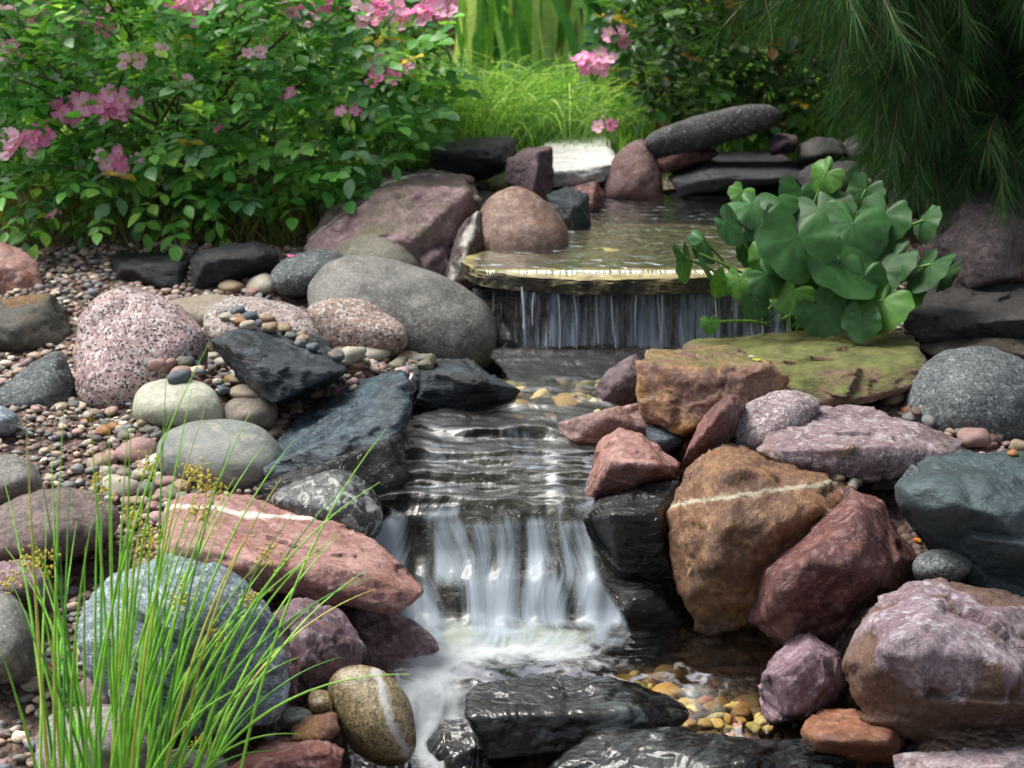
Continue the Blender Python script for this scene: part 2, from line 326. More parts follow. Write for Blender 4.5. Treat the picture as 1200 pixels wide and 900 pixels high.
def finish_rock(V, F, mat, label, name, cat, vein=None, mkey=None, mkw=None):
    lo = V.min(0); hi = V.max(0); org = np.array([(lo[0] + hi[0]) / 2, (lo[1] + hi[1]) / 2, lo[2]])
    me = mesh_np(name, V - org, F)
    if vein:
        vv = []
        for (a, b, w, vc, tilt) in vein:
            A = np.array(a) - org; B = np.array(b) - org; t = B - A; t /= np.linalg.norm(t)
            dirv = np.array([0, math.cos(tilt), math.sin(tilt)]); n = np.cross(t, dirv); n /= np.linalg.norm(n); vv.append((A, n, w, vc))
        d = dict(MATS[mkey]); d.update(mkw or {}); d['vein'] = vv; mat = rock_mat(mkey + '_veined_stone', **d)
    o = link(name, me, mat, loc=org); tag(o, label, cat); return o
def rock(label, D, T, mkey, outline, inner=(), p=16, sub=5, chips=6, amp=.035, rgh=.02, sink=.03, back=.72, strata=None, vein=None,
         name='rock', cat='rock', lean=.5, bb=True, mkw=None, ish=.34):
    _seed[0] += 1; pts = []; ys = [q[1] for q in outline]; top, bot = min(ys), max(ys); cx = np.mean([q[0] for q in outline]); cyy = np.mean(ys)
    for q in outline:
        t = (bot - q[1]) / (bot - top); dd = q[2] if len(q) > 2 else T * lean * min(1, t * 1.15)
        pts.append(P(q[0], q[1], D + dd))
        pts.append(P(cx + (q[0] - cx) * back, cyy + (q[1] - cyy) * back, D + max(dd, T * .5) + T * .5))
        if t < .25:
            w = P(q[0], q[1], D + dd); pts.append(w + np.array([0, T * .25, -sink]))
    for q in inner: pts.append(P(q[0], q[1], D + q[2] - (ish * T if p > 11 else 0)))
    if p > 11:
        rr = random.Random(_seed[0] * 7); x0, x1 = min(q[0] for q in outline), max(q[0] for q in outline)
        for _ in range(0 if inner else 2):
            a, b = rr.uniform(.25, .75), rr.uniform(.3, .6); pts.append(P(x0 + (x1 - x0) * a, top + (bot - top) * b, D - T * rr.uniform(.12, .42) + T * lean * (1 - b) * .7))
    elif not inner:   # a front bulge so the face is not flat
        pts.append(P(cx, cyy + (bot - cyy) * .35, D - T * .12)); pts.append(P(cx + (max(q[0] for q in outline) - cx) * .4, cyy, D + T * .02))
    pts = np.array(pts)
    xs = [q[0] for q in outline]
    V, F = shape_rock(pts, _seed[0], p, sub, chips, amp, rgh, strata, (min(xs), max(xs), top, bot + 6) if bb else None)
    vn = [(P(*a), P(*b), w, vc, tl) for (a, b, w, vc, tl) in vein] if vein else None
    return finish_rock(V, F, M(mkey, **(mkw or {})) if not vein else None, label, name, cat, vn, mkey, mkw)
def slab(label, z, th, mkey, poly, p=60, sub=6, name='stone_slab', cat='stone slab', amp=.012, rgh=.008, chips=0, tilt=0, **kw):
    _seed[0] += 1; top = [Pz(a, b, z) for a, b in poly]; pts = []
    for q in top:
        q = q.copy(); q[2] += tilt * q[0]; pts.append(q); pts.append(q * [1, 1, 1] - [0, 0, th])
    V, F = shape_rock(np.array(pts), _seed[0], p, sub, chips, amp, rgh)
    return finish_rock(V, F, M(mkey, **kw), label, name, cat)
RD = dict(p=5, chips=0, amp=.03, rgh=.006)      # rounded boulder
RD2 = dict(p=7, chips=2, amp=.04, rgh=.01)
AN = dict(p=48, chips=6, amp=.03, rgh=.013)     # angular
B6 = dict(sub=6)
wv = S(222, 218, 206, .85)
# ---- left bank, far to near
rock('pink stone cut by the left edge of the picture', 4.35, .25, 'pink', [(-40,290),(0,283),(28,290),(46,303),(52,340),(40,352),(-40,354)], **AN, **dict(mkw={}), sub=5)
rock('brown and orange lichened boulder at the left edge', 4.02, .28, 'brown_lichen', [(-45,348),(10,343),(60,346),(82,362),(88,390),(80,408),(30,420),(-40,424)], p=12, chips=5)
rock('long charcoal slate block under the roses, left half of the pair', 4.5, .22, 'slate_black', [(129,302),(150,297),(205,294),(226,300),(229,345),(210,354),(150,340),(132,330)], inner=[(145,305,.02),(215,303,.02),(215,345,-.02)], **AN, sub=5)
rock('charcoal slate block under the roses with a pale streak, right of its neighbour', 4.42, .2, 'slate_black', [(222,302),(240,290),(270,283),(300,282),(322,290),(328,308),(312,325),(250,343),(224,346)], inner=[(240,300,.02),(305,293,.02)], **AN, sub=5)
rock('low dark flat stone below the roses by the pink stone', 4.62, .15, 'dry_dark', [(48,306),(70,301),(98,303),(102,314),(80,322),(52,320)], **AN, sub=4)
rock('smooth pale tan oval stone behind the pink granite boulder', 4.12, .2, 'grey_olive', [(193,356),(215,347),(255,344),(282,350),(290,366),(272,386),(245,392),(205,375)], **RD, mkw=dict(c1=c(176,164,146), c2=c(152,140,124)))
rock('large pink speckled granite boulder among the gravel', 3.66, .3, 'granite', [(85,430),(90,388),(108,355),(135,338),(160,334),(192,347),(224,370),(241,394),(244,420),(232,452),(198,472),(150,480),(105,482),(88,474)], p=8, chips=3, amp=.035, rgh=.012, sub=6)
rock('slanting dark grey stone left of the granite boulder', 3.68, .2, 'grey_dark', [(-14,478),(16,446),(58,418),(83,411),(90,440),(90,480),(40,494),(0,490)], p=10, chips=4, sub=5)
rock('small pale blue stone at the left edge beside the gravel', 3.5, .1, 'grey_blue', [(-24,474),(4,475),(22,492),(12,504),(-20,508)], **RD, sub=4)
rock('flat grey pink speckled granite behind the dark stone', 3.92, .2, 'granite2', [(238,380),(252,358),(290,347),(330,352),(365,367),(381,396),(372,420),(300,420),(245,400)], p=6, chips=2, rgh=.01)
rock('dark angular stone with rust spots above the slate slab', 3.62, .22, 'slate_dark', [(246,392),(262,384),(320,383),(370,396),(402,418),(408,434),(400,446),(345,466),(316,474),(288,456),(264,430)], inner=[(262,392,.02),(320,474,-.04),(290,420,-.02),(405,432,.0)], p=48, chips=7, amp=.03, rgh=.03, sub=6)
rock('flat pink granite with brown spots below the grey boulder', 3.9, .2, 'granite2', [(360,356),(392,349),(430,350),(460,364),(474,384),(480,402),(466,416),(420,420),(392,405),(368,384)], p=7, chips=3, rgh=.012, mkw=dict(c1=c(190,164,150), c2=c(168,140,126)))
rock('big smooth grey boulder with a white fleck beside the waterfall', 3.92, .42, 'grey', [(360,350),(368,322),(393,305),(440,299),(482,309),(532,340),(572,370),(587,396),(586,418),(570,430),(510,430),(430,402),(380,382)], p=6, chips=2, amp=.03, rgh=.006, sub=6)
rock('smooth olive grey boulder behind the big grey one', 4.32, .25, 'grey_olive', [(386,300),(408,281),(440,272),(476,278),(496,298),(501,322),(440,335),(392,320)], **RD)
rock('flat dark grey stone left of the olive grey boulder', 4.25, .2, 'grey_dark', [(316,330),(340,302),(376,291),(402,298),(410,320),(370,338),(330,342)], p=8, chips=3, amp=.03, rgh=.012)
rock('wide pink rock with green lichen and a white vein left of the slab', 4.5, .34, 'lichen', [(356,296,.05),(366,268,.2),(400,234,.28),(430,214,.32),(470,203,.34),(500,197,.36),(552,204,.3),(562,232,.15),(560,300,.05),(545,330,.0),(500,335,0),(420,320,0),(370,312,0)],
     inner=[(395,262,.1),(440,222,.2),(500,214,.16),(548,222,.1),(455,300,-.02)], p=55, chips=4, amp=.02, rgh=.02, sub=6, vein=[((362,284,4.6),(470,222,4.7),.008,wv,-.9)])
rock('small dark red stone below the lichened pink rock', 4.38, .12, 'purple_dark', [(486,296),(500,286),(520,288),(528,310),(522,336),(496,332)], **AN, sub=4)
rock('purple stone with a white band under the edge of the slab', 4.3, .16, 'purple_dark', [(522,320),(538,266),(556,246),(566,290),(562,335),(534,345)], **AN, sub=5, vein=[((530,328,4.3),(556,262,4.36),.009,wv,.3)])
# ---- behind the upper pool
rock('flat charcoal rock on the back rim beside the grass', 5.05, .28, 'slate_black', [(501,186),(512,169),(560,165),(602,159),(606,174),(588,194),(556,205),(505,205)], inner=[(510,176,.05),(585,176,.05)], **AN)
slab_pts = None
rock('large pale topped slab on the back rim, white on top', 5.0, .3, 'white', [(599,176,.1),(626,158,.4),(726,162,.4),(728,172,.2),(712,200,.05),(650,209,.0),(605,196,.02)], inner=[(640,181,.0),(722,173,.1)], p=60, chips=2, amp=.015, rgh=.02, mkw=dict(wet=None), ish=.08)
rock('upright purple stone leaning on the white topped slab', 4.85, .16, 'purple_dark', [(596,186),(612,172),(646,171),(650,214),(640,238),(618,230),(591,212)], inner=[(634,176,.02),(626,228,-.02)], **AN, sub=5, mkw=dict(c1=c(136,112,118), c2=c(112,90,96)))
rock('dark blue grey stone right of the round brown boulder', 4.62, .16, 'slate_dark', [(640,230),(664,218),(690,228),(694,268),(676,276),(650,262)], **AN)
rock('small dark red stone under the white topped slab', 4.85, .16, 'red', [(664,220),(700,212),(708,226),(706,264),(684,266)], **AN, mkw=dict(wet=.46))
rock('rounded brown pink boulder behind the dark pool', 5.02, .25, 'purple_dark', [(703,236),(714,186),(735,165),(756,163),(771,186),(777,216),(776,240)], p=8, chips=3, amp=.03, rgh=.014, mkw=dict(c1=c(138,104,98), c2=c(108,80,78)))
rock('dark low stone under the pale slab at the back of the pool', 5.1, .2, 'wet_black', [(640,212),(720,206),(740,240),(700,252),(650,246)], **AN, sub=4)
rock('upper dark flat slab stacked at the back right of the pool', 5.0, .3, 'slate_black', [(782,204,.1),(800,184,.3),(850,176,.3),(925,176,.3),(946,190,.15),(944,206,.0),(860,216,.0),(790,214,.0)], **AN, ish=.05)
rock('middle dark slab of the stack at the back right of the pool', 5.03, .3, 'slate_black', [(775,218,.1),(800,208,.2),(940,202,.2),(948,222,.0),(936,238,.0),(850,244,.0),(780,240,.0)], **AN, ish=.05, mkw=dict(c1=c(40,40,43), c2=c(26,26,29), c3=c(60,57,55)))
rock('black slab standing in for the shaded recess at the back right waterline', 5.0, .25, 'wet_black', [(772,240),(800,234),(930,232),(950,250),(940,268),(800,268)], **AN, ish=.05)  # shade of the recess under the stack, put in as black stone
rock('flat reddish stone wedged under the long stone', 5.08, .18, 'red', [(768,186),(800,176),(836,170),(842,182),(806,194),(776,197)], **AN, sub=4)
rock('long smooth dark grey stone lying like a log on the back rim', 5.08, .16, 'grey_dark', [(756,164),(790,147),(870,125),(903,122),(917,131),(916,146),(882,160),(805,176),(770,180)], p=6, chips=0, amp=.02, rgh=.008, lean=.2, mkw=dict(c1=c(98,94,92), c2=c(80,77,76), c3=c(112,108,106)))
for (lb, D, mk, ol) in [
    ('small grey brown stone right of the long stone end', 5.1, 'purple_dark', [(900,162),(915,156),(936,160),(936,172),(905,176)]),
    ('dark wedge stone left of three under the pine', 5.1, 'dry_dark', [(934,172),(955,160),(985,164),(992,182),(960,190),(936,186)]),
    ('dark flat stone in the middle of three under the pine', 5.15, 'dry_dark', [(985,172),(1005,158),(1040,162),(1048,182),(1000,188)]),
    ('shadowed stone behind the broad leaves under the pine', 4.9, 'dry_dark', [(935,205),(955,190),(1005,188),(1030,200),(1020,222),(950,228)]),
    ('dark upright shard behind the broad leaves', 4.8, 'slate_black', [(1018,222),(1034,198),(1048,196),(1044,230),(1024,240)]),
    ('pale cream pebble behind the broad leaves', 4.75, 'cream', [(1001,216),(1010,207),(1022,210),(1023,221),(1008,224)]),
    ('low black stone at the root of the pine', 4.75, 'dry_dark', [(1040,225),(1060,215),(1082,222),(1085,250),(1045,252)])]:
    rock(lb, D, .16, mk, ol, p=10, chips=4, sub=4)
rock('tall dark purple rock under the pine on the right', 4.3, .4, 'purple_dark', [(1068,320),(1088,268),(1122,228),(1144,216),(1166,226),(1215,252),(1240,330),(1180,345),(1075,345)], inner=[(1110,270,.05),(1180,262,.1),(1150,335,-.06)], **AN, sub=6, mkw=dict(c1=c(116,100,100), c2=c(88,78,78), c3=c(146,130,130)))
rock('small dark red stone beside the purple rock on the right', 4.2, .12, 'red', [(1168,312),(1185,300),(1215,304),(1215,328),(1175,326)], p=8, chips=2, sub=4, mkw=dict(c1=c(104,72,70), c2=c(84,62,60)))
rock('broad dark slab right of the leafy plant', 3.95, .36, 'dark_slab', [(1058,376,.0),(1078,336,.3),(1110,325,.36),(1220,322,.36),(1225,392,.02),(1130,396,.0),(1065,388,.0)], inner=[(1068,372,.02),(1130,378,.0),(1215,374,.0)], p=55, chips=2, amp=.012, rgh=.012, sub=6, ish=.08)
rock('thin brown slab lying under the broad dark slab', 3.88, .3, 'dark_slab', [(1068,400),(1080,390),(1130,388),(1220,396),(1225,418),(1180,420),(1090,415)], p=48, chips=3, amp=.015, rgh=.012, mkw=dict(c1=c(110,100,84), c2=c(84,78,66)))
rock('hidden black stone filling the gap under the slabs', 3.95, .3, 'dry_dark', [(1060,400),(1100,385),(1225,390),(1225,440),(1090,430)], p=12, chips=4, sub=4)
# ---- the upper slab and what carries it
slab('thin ochre slab that the upper waterfall runs over', .455, .036, 'ochre_slab', [(541,306),(560,316),(600,323),(660,326),(760,326),(900,320),(905,270),(820,262),(690,261),(560,288)], name='waterfall_slab', cat='stone slab')
rock('round brown boulder sitting on the waterfall slab', 4.3, .3, 'round_brown', [(556,264),(570,236),(596,218),(616,219),(642,239),(662,260),(667,278),(656,297),(620,305),(580,304),(560,290)], p=6.5, chips=1, amp=.022, rgh=.006, sub=6, sink=.0)
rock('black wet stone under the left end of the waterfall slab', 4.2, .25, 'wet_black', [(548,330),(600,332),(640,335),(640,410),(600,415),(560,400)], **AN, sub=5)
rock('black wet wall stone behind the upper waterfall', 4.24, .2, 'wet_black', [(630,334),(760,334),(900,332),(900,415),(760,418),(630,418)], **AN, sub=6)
rock('small black pointed stone at the foot of the upper fall', 4.05, .14, 'wet_black', [(575,395),(590,375),(606,385),(615,412),(590,420)], **AN, sub=4)
# ---- right bank
rock('long mossy green slab on top of the right wall', 3.62, .42, 'mossy', [(795,408,.35),(830,393,.4),(920,379,.42),(1050,376,.42),(1072,388,.3),(1088,426,.04),(1076,450,.0),(1010,468,.0),(950,478,.0),(870,478,.02)],
     inner=[(915,420,.03),(1000,432,.0),(1070,418,.02),(1080,430,.0),(950,470,-.03)], p=55, chips=3, amp=.015, rgh=.02, sub=6, ish=.08)
rock('brown and tan block at the streamside end of the mossy slab', 3.44, .3, 'block', [(744,415,.05),(766,404,.2),(850,406,.28),(905,418,.1),(925,440,.02),(918,472,.0),(870,490,.0),(828,508,.0),(775,503,.0),(748,482,.0)],
     inner=[(752,420,.02),(900,425,.05),(832,440,.0),(805,503,-.04)], p=55, chips=3, amp=.02, rgh=.02, sub=6, ish=.08)
rock('purple stone half hidden left of the brown block', 3.62, .16, 'purple_dark', [(698,456),(714,432),(745,414),(760,430),(758,474),(720,482),(703,474)], **AN, mkw=dict(c1=c(140,118,124), c2=c(112,94,98)))
rock('flat pink brown stone pointing into the stream', 3.42, .2, 'pink', [(653,502),(690,486),(745,472),(770,484),(768,506),(700,519),(668,518)], p=14, chips=4, amp=.02, rgh=.014, mkw=dict(c1=c(150,122,116), c2=c(126,100,96), wet=.225))
rock('pink stone with orange base above the black wet rock', 3.26, .2, 'pink', [(684,576),(697,522),(722,501),(758,511),(798,548),(794,562),(735,584),(690,586)], inner=[(715,540,-.02),(770,545,-.02)], **AN, sub=6)
rock('small blue green stone wedged under the brown block', 3.38, .1, 'slate', [(756,505),(768,498),(790,506),(801,520),(780,528),(760,520)], **RD2, sub=4)
rock('ochre stone peeping out beside the blue green one', 3.42, .12, 'rust', [(790,512),(815,505),(830,520),(815,545),(795,540)], **AN, sub=4)
rock('narrow red brown stone leaning between block and granite', 3.3, .2, 'red', [(795,562),(813,505),(835,474),(858,461),(874,470),(862,505),(842,524),(822,552)], inner=[(845,480,-.0)], **AN, mkw=dict(c1=c(140,98,90), c2=c(116,80,74)))
rock('pale grey pink granite on top of the orange boulder', 3.32, .2, 'mauve', [(856,508),(868,477),(904,457),(950,461),(961,474),(953,492),(922,520),(890,533),(868,525)], p=10, chips=5, amp=.03, rgh=.014, mkw=dict(speck=(260, S(120,104,104), .15, c(212,204,204), .2)))
rock('pale purple flat rock in front of the mossy slab', 3.22, .3, 'mauve', [(886,530,.02),(918,492,.2),(990,474,.28),(1034,489,.26),(1130,520,.15),(1104,545,.02),(1010,565,.0),(925,556,.0)], inner=[(900,530,.0),(955,535,-.02),(1040,525,.02)], **AN, sub=6, mkw=dict(c1=c(166,144,148), c2=c(136,112,116)), ish=.08)
rock('large orange brown boulder with a white vein beside the pool', 3.02, .32, 'rust', [(778,628,.05),(794,562,.14),(828,527,.2),(852,519,.22),(882,542,.22),(1002,572,.2),(975,660,.05),(900,738,.0),(835,742,.0),(802,722,.0),(786,685,.02)],
     inner=[(850,550,.1),(905,580,.1),(850,640,-.02),(980,590,.1)], p=48, chips=5, amp=.025, rgh=.024, sub=6, vein=[((806,588,3.05),(985,563,3.1),.0045,S(196,190,166,.8),-.3)], mkw=dict(wet=.055))
rock('large dark red angular boulder right of the orange one', 2.92, .32, 'red', [(878,656,.05),(928,612,.14),(1002,569,.2),(1032,580,.2),(1060,640,.15),(1080,656,.15),(1040,710,.05),(965,758,.0),(908,756,.0),(880,722,.0)],
     inner=[(1000,585,.08),(1020,640,.0),(905,665,-.02)], **AN, sub=6, mkw=dict(wet=.055))
rock('big smooth blue grey boulder at the right edge', 3.48, .34, 'grey_dark', [(1060,466),(1078,432),(1110,411),(1150,405),(1212,428),(1240,500),(1205,524),(1140,522),(1080,498)], p=6.5, chips=3, amp=.03, rgh=.012, sub=6, mkw=dict(c1=c(118,124,126), c2=c(96,102,104), bump=.5, rough=.7))
rock('large dark green slate boulder at the right edge', 2.96, .34, 'slate_green', [(1048,566,.08),(1086,536,.2),(1140,526,.28),(1212,530,.28),(1240,700,.0),(1190,702,.0),(1140,684,.0),(1090,645,.02),(1056,596,.04)], inner=[(1075,575,.05),(1200,610,.02),(1150,560,.12)], p=48, chips=5, amp=.025, rgh=.014, sub=6)
rock('smooth grey oval pebble resting below the green slate', 2.88, .12, 'grey_dark', [(1069,665),(1084,648),(1110,643),(1134,654),(1140,670),(1120,684),(1084,683)], p=4.5, chips=0, amp=.01, rgh=.0, mkw=dict(c1=c(118,124,122), c2=c(106,112,110), bump=.15))
rock('huge purple and rust boulder at the lower right', 2.62, .34, 'purple_rust', [(986,775,.04),(1008,712,.14),(1050,682,.2),(1096,676,.24),(1132,686,.26),(1225,702,.26),(1240,865,.0),(1150,868,.0),(1080,862,.0),(1012,832,.0),(990,804,.02)],
     inner=[(1035,745,.02),(1085,720,.06),(1130,735,.06),(1125,790,-.02),(1200,790,.0)], p=45, chips=8, amp=.03, rgh=.015, sub=6)
rock('small purple stone at the pool edge below the red boulder', 2.74, .18, 'purple', [(888,806),(902,776),(950,742),(990,764),(992,806),(962,842),(905,848)], inner=[(950,765,-.0),(912,785,.0),(925,840,-.02),(960,800,-.02)], **AN, sub=6, mkw=dict(wet=-.01))
rock('orange brown wedge stone at the bottom right of the stream', 2.6, .16, 'orange', [(938,858),(960,832),(1000,830),(1062,864),(1052,888),(960,890)], inner=[(955,860,-.0),(1040,868,-.01)], p=16, chips=4, mkw=dict(wet=-.02))
rock('smooth dark blue stone behind the pale stone at the bottom right', 2.6, .1, 'slate', [(1058,874),(1076,856),(1112,855),(1128,875),(1110,892),(1068,892)], **RD, sub=5)
rock('flat pink stone under the huge purple boulder', 2.55, .14, 'pink', [(1084,880),(1110,862),(1220,860),(1225,884),(1160,892),(1088,890)], **AN)
rock('pale mauve stone cut by the bottom edge on the right', 2.46, .18, 'mauve', [(1046,905),(1110,882),(1215,873),(1240,940),(1060,945)], **AN, sub=6)
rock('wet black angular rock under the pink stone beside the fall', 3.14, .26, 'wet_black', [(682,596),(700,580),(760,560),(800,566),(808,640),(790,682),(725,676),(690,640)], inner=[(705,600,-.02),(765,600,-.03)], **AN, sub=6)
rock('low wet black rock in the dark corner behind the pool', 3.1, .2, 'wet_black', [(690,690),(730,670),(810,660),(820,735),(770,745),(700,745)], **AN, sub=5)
# ---- left foreground
rock('flat pale cream green stone ringed by pebbles', 3.5, .18, 'cream', [(155,474),(165,451),(196,444),(250,450),(263,474),(258,494),(200,500),(160,490)], p=5, chips=1, amp=.02, rgh=.006)
rock('brown grey rounded stone right of the cream one', 3.52, .15, 'grey_olive', [(261,480),(278,466),(314,463),(326,480),(315,499),(270,500)], **RD, mkw=dict(c1=c(158,146,134), c2=c(134,122,112)))
rock('small flat tan stone lying on the brown grey stone', 3.58, .1, 'grey_olive', [(268,462),(282,450),(304,452),(314,466),(288,471)], **RD, sub=4, mkw=dict(c1=c(178,164,144), c2=c(160,146,128)))
rock('smooth grey green banded oval boulder', 3.28, .26, 'banded', [(183,530),(203,504),(250,491),(300,499),(325,517),(333,542),(315,567),(270,579),(220,575),(190,556)], p=4.5, chips=0, amp=.015, rgh=.002, sub=6)
rock('long blue black slate slab sloping down to the stream', 3.32, .3, 'slate', [(308,570,.0),(316,522,.2),(345,492,.3),(400,463,.34),(450,435,.36),(476,433,.34),(486,478,.08),(470,506,.0),(400,548,.0),(335,582,.0)],
     inner=[(330,556,.02),(400,505,.04),(478,462,.14)], p=60, chips=3, amp=.012, rgh=.018, sub=6, mkw=dict(wet=.20), ish=.08)
rock('dark wet slate jutting into the stream below the grey boulder', 3.6, .22, 'slate_dark', [(480,455),(498,428),(540,419),(578,438),(610,458),(596,470),(510,483),(484,478)], inner=[(500,440,.04),(560,445,.03)], **AN, sub=6, mkw=dict(rough=.32, wet=.28))
rock('black and white mottled wet stone beside the cascade', 3.12, .2, 'spotted', [(318,588),(350,562),(396,549),(430,568),(449,602),(436,628),(395,630),(345,612)], p=7, chips=3, amp=.035, rgh=.012, sub=6)
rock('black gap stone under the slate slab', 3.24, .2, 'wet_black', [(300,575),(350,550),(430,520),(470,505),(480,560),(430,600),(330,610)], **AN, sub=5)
rock('long pink slab with a white vein overhanging the lower fall', 2.88, .34, 'pink', [(180,640,.05),(194,592,.26),(240,577,.32),(300,580,.34),(332,590,.34),(440,630,.2),(482,668,.1),(497,696,.03),(480,712,.0),(400,707,.0),(330,700,.0),(240,680,.0)],
     inner=[(200,640,.0),(330,660,.0),(450,690,-.0)], p=50, chips=3, amp=.02, rgh=.018, sub=6, vein=[((190,603,3.12),(345,603,3.12),.009,S(226,216,206,.9),-.75)], ish=.08)
rock('grey brown rounded boulder behind the rushes on the left', 2.94, .26, 'purple_dark', [(-30,628),(-10,592),(50,571),(110,574),(141,600),(133,628),(60,657),(-20,656)], p=7, chips=2, amp=.03, rgh=.012, sub=6, mkw=dict(c1=c(142,124,118), c2=c(112,98,94), c3=c(160,142,134)))
rock('pale grey stone at the left edge on the gravel', 3.2, .18, 'grey', [(-30,548),(12,532),(38,545),(50,572),(10,588),(-30,590)], **RD2)
rock('huge blue grey boulder behind the rushes', 2.5, .34, 'grey_blue', [(88,726),(108,682),(150,655),(202,647),(262,660),(312,700),(336,745),(341,792),(322,835),(290,858),(200,856),(140,838),(100,795)], p=14, chips=3, amp=.035, rgh=.014, sub=6)
rock('purple stone right of the huge blue grey boulder', 2.68, .22, 'purple', [(318,720),(350,700),(398,718),(430,760),(410,800),(372,822),(345,824),(330,770)], **AN, sub=6, mkw=dict(c1=c(142,110,122), c2=c(108,82,92)))
rock('wet mauve rock between the pink slab and the pool', 2.92, .2, 'purple', [(380,712),(440,705),(500,742),(516,770),(500,790),(430,800),(400,780)], p=10, chips=4, sub=5, mkw=dict(c1=c(150,116,124), c2=c(112,84,90), rough=.25))
rock('smooth tan oval stone with a pale stripe beside the water', 2.55, .16, 'tan', [(384,812),(390,790),(418,779),(452,790),(476,820),(488,860),(480,887),(440,893),(408,872),(390,842)], p=4.5, chips=0, amp=.012, rgh=.003, sub=6, vein=[((412,790,2.5),(452,870,2.5),.0075,S(206,204,200,.8),0)])
rock('grey speckled stone cut by the left edge below', 2.62, .22, 'grey', [(-40,692),(8,690),(34,718),(42,760),(22,792),(-40,800)], **RD2, sub=5)
rock('dull purple stone above the speckled one on the left', 2.8, .18, 'purple', [(-30,664),(36,655),(60,680),(50,706),(-30,700)], p=10, chips=4)
rock('flat pink red stone at the bottom left of the stream', 2.44, .18, 'pink', [(266,892),(300,864),(375,850),(404,868),(402,892),(345,925),(270,925)], **AN, sub=6, mkw=dict(c1=c(176,118,106), c2=c(142,92,84)))
rock('small red brown stone on top of the flat pink red one', 2.52, .12, 'redbrown', [(340,858),(362,837),(394,834),(399,856),(380,868),(346,868)], **AN, sub=4)
rock('small white spotted stone left of the tan oval', 2.56, .08, 'spotted', [(323,838),(340,828),(364,832),(366,844),(340,850),(326,846)], **RD, sub=4, mkw=dict(c1=c(150,154,150), c2=c(120,126,120)))
rock('small olive stone touching the tan oval', 2.58, .08, 'tan', [(361,818),(374,808),(390,812),(390,832),(366,832)], **RD, sub=4, mkw=dict(wet=None))
rock('pale pink stone in the rushes at the bottom left', 2.42, .2, 'mauve', [(40,870),(70,835),(120,825),(165,845),(185,890),(170,930),(50,930)], p=10, chips=4, sub=5)
rock('grey rounded stone at the very bottom under the rushes', 2.36, .16, 'grey', [(178,905),(200,878),(245,876),(270,900),(260,940),(190,940)], **RD2)
rock('brown stone in the rushes above the pale pink one', 2.56, .15, 'purple', [(85,812),(110,790),(150,800),(165,830),(110,842)], p=9, chips=3, sub=4)
# ---- lower stream rocks
rock('broad black rock with water sliding over it in the pool', 2.66, .2, 'wet_black', [(545,838,.0),(556,800,.14),(620,790,.2),(720,797,.2),(792,818,.12),(806,838,.05),(770,862,.0),(640,878,.0),(560,872,.0)], p=12, chips=3, amp=.03, rgh=.016, sub=6, mkw=dict())
rock('long black wet rock at the bottom of the stream', 2.52, .2, 'wet_black', [(640,900),(690,866),(800,853),(950,866),(1010,905),(980,945),(650,945)], p=12, chips=3, amp=.03, rgh=.016, sub=6, mkw=dict())
rock('small shiny stone poking through the foam', 2.92, .05, 'wet_black', [(574,784),(582,775),(598,771),(614,776),(616,786),(590,792)], p=5, chips=0, rgh=.006, sub=4, mkw=dict(c1=S(120,120,120), c2=S(80,84,86)))
rock('low black rock left under the lower fall', 2.72, .15, 'wet_black', [(490,880),(520,845),(560,842),(600,870),(600,930),(500,930)], **AN, sub=5)
# submerged step rocks that carry the cascade
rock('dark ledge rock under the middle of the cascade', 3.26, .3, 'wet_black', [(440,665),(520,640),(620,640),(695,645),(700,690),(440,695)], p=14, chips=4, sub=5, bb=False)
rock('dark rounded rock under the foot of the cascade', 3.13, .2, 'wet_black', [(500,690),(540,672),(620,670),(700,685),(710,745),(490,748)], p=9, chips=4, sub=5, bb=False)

# ------------------------------------------------------------------ pebbles and gravel
dg = None
def refresh():
    global dg
    bpy.context.view_layer.update(); dg = bpy.context.evaluated_depsgraph_get()
refresh()
def cast(px, py):
    u = (px - 600) / FPX; v = (py - 450) / FPX
    d = Vector((u, cp - v * sp_, -sp_ - v * cp)).normalized()
    ok, loc, nrm, _, ob, _ = scene.ray_cast(dg, Vector(CAM), d); return (ok, loc, nrm, ob)
def drop(x, y, z=3.0):
    ok, loc, nrm, _, ob, _ = scene.ray_cast(dg, Vector((x, y, z)), Vector((0, 0, -1))); return (ok, loc, nrm, ob)
def pebble_V(seed, sub=3):
    rg = np.random.default_rng(seed); U, F = ico(sub); e = np.array([1, rg.uniform(.65, .95), rg.uniform(.42, .62)])
    N_ = rg.normal(size=(7, 3)); N_ /= np.linalg.norm(N_, axis=1)[:, None]
    acc = (np.abs(U) ** 2.2).sum(1)
    for n in N_: acc += .75 * np.clip(U @ n / .95, 0, None) ** 7
    V = U * (acc ** (-1 / 2.2))[:, None]; V = V * (1 + .07 * fbm(V * 1.7 + seed, 2))[:, None]
    return V * e * .5, F
PCOL = {'tan': (184,160,130), 'cream': (206,198,178), 'grey': (138,138,136), 'blue grey': (112,124,132), 'pink': (186,148,140), 'orange': (190,134,84),
        'brown': (128,100,84), 'purple': (122,98,104), 'white': (224,222,214), 'ochre': (190,156,92), 'olive': (140,138,112), 'dark': (72,76,80)}
_peb = {}
def peb_mesh(shape, colr):
    k = (shape, colr)
    if k not in _peb:
        V, F = pebble_V(shape * 11 + 5); me = mesh_np('pebble', V, F); r, g, b = PCOL[colr]
        mk = 'pebm' + colr
        if mk not in _mats:
            _mats[mk] = rock_mat(colr.replace(' ', '_') + '_pebble_stone', c(r, g, b), c(r * .82, g * .82, b * .82), c(min(255, r * 1.15), min(255, g * 1.15), min(255, b * 1.15)), s1=30, s2=110, bump=.25, rough=.6, fine=.2)
        me.materials.append(_mats[mk]); _peb[k] = me
    return _peb[k]
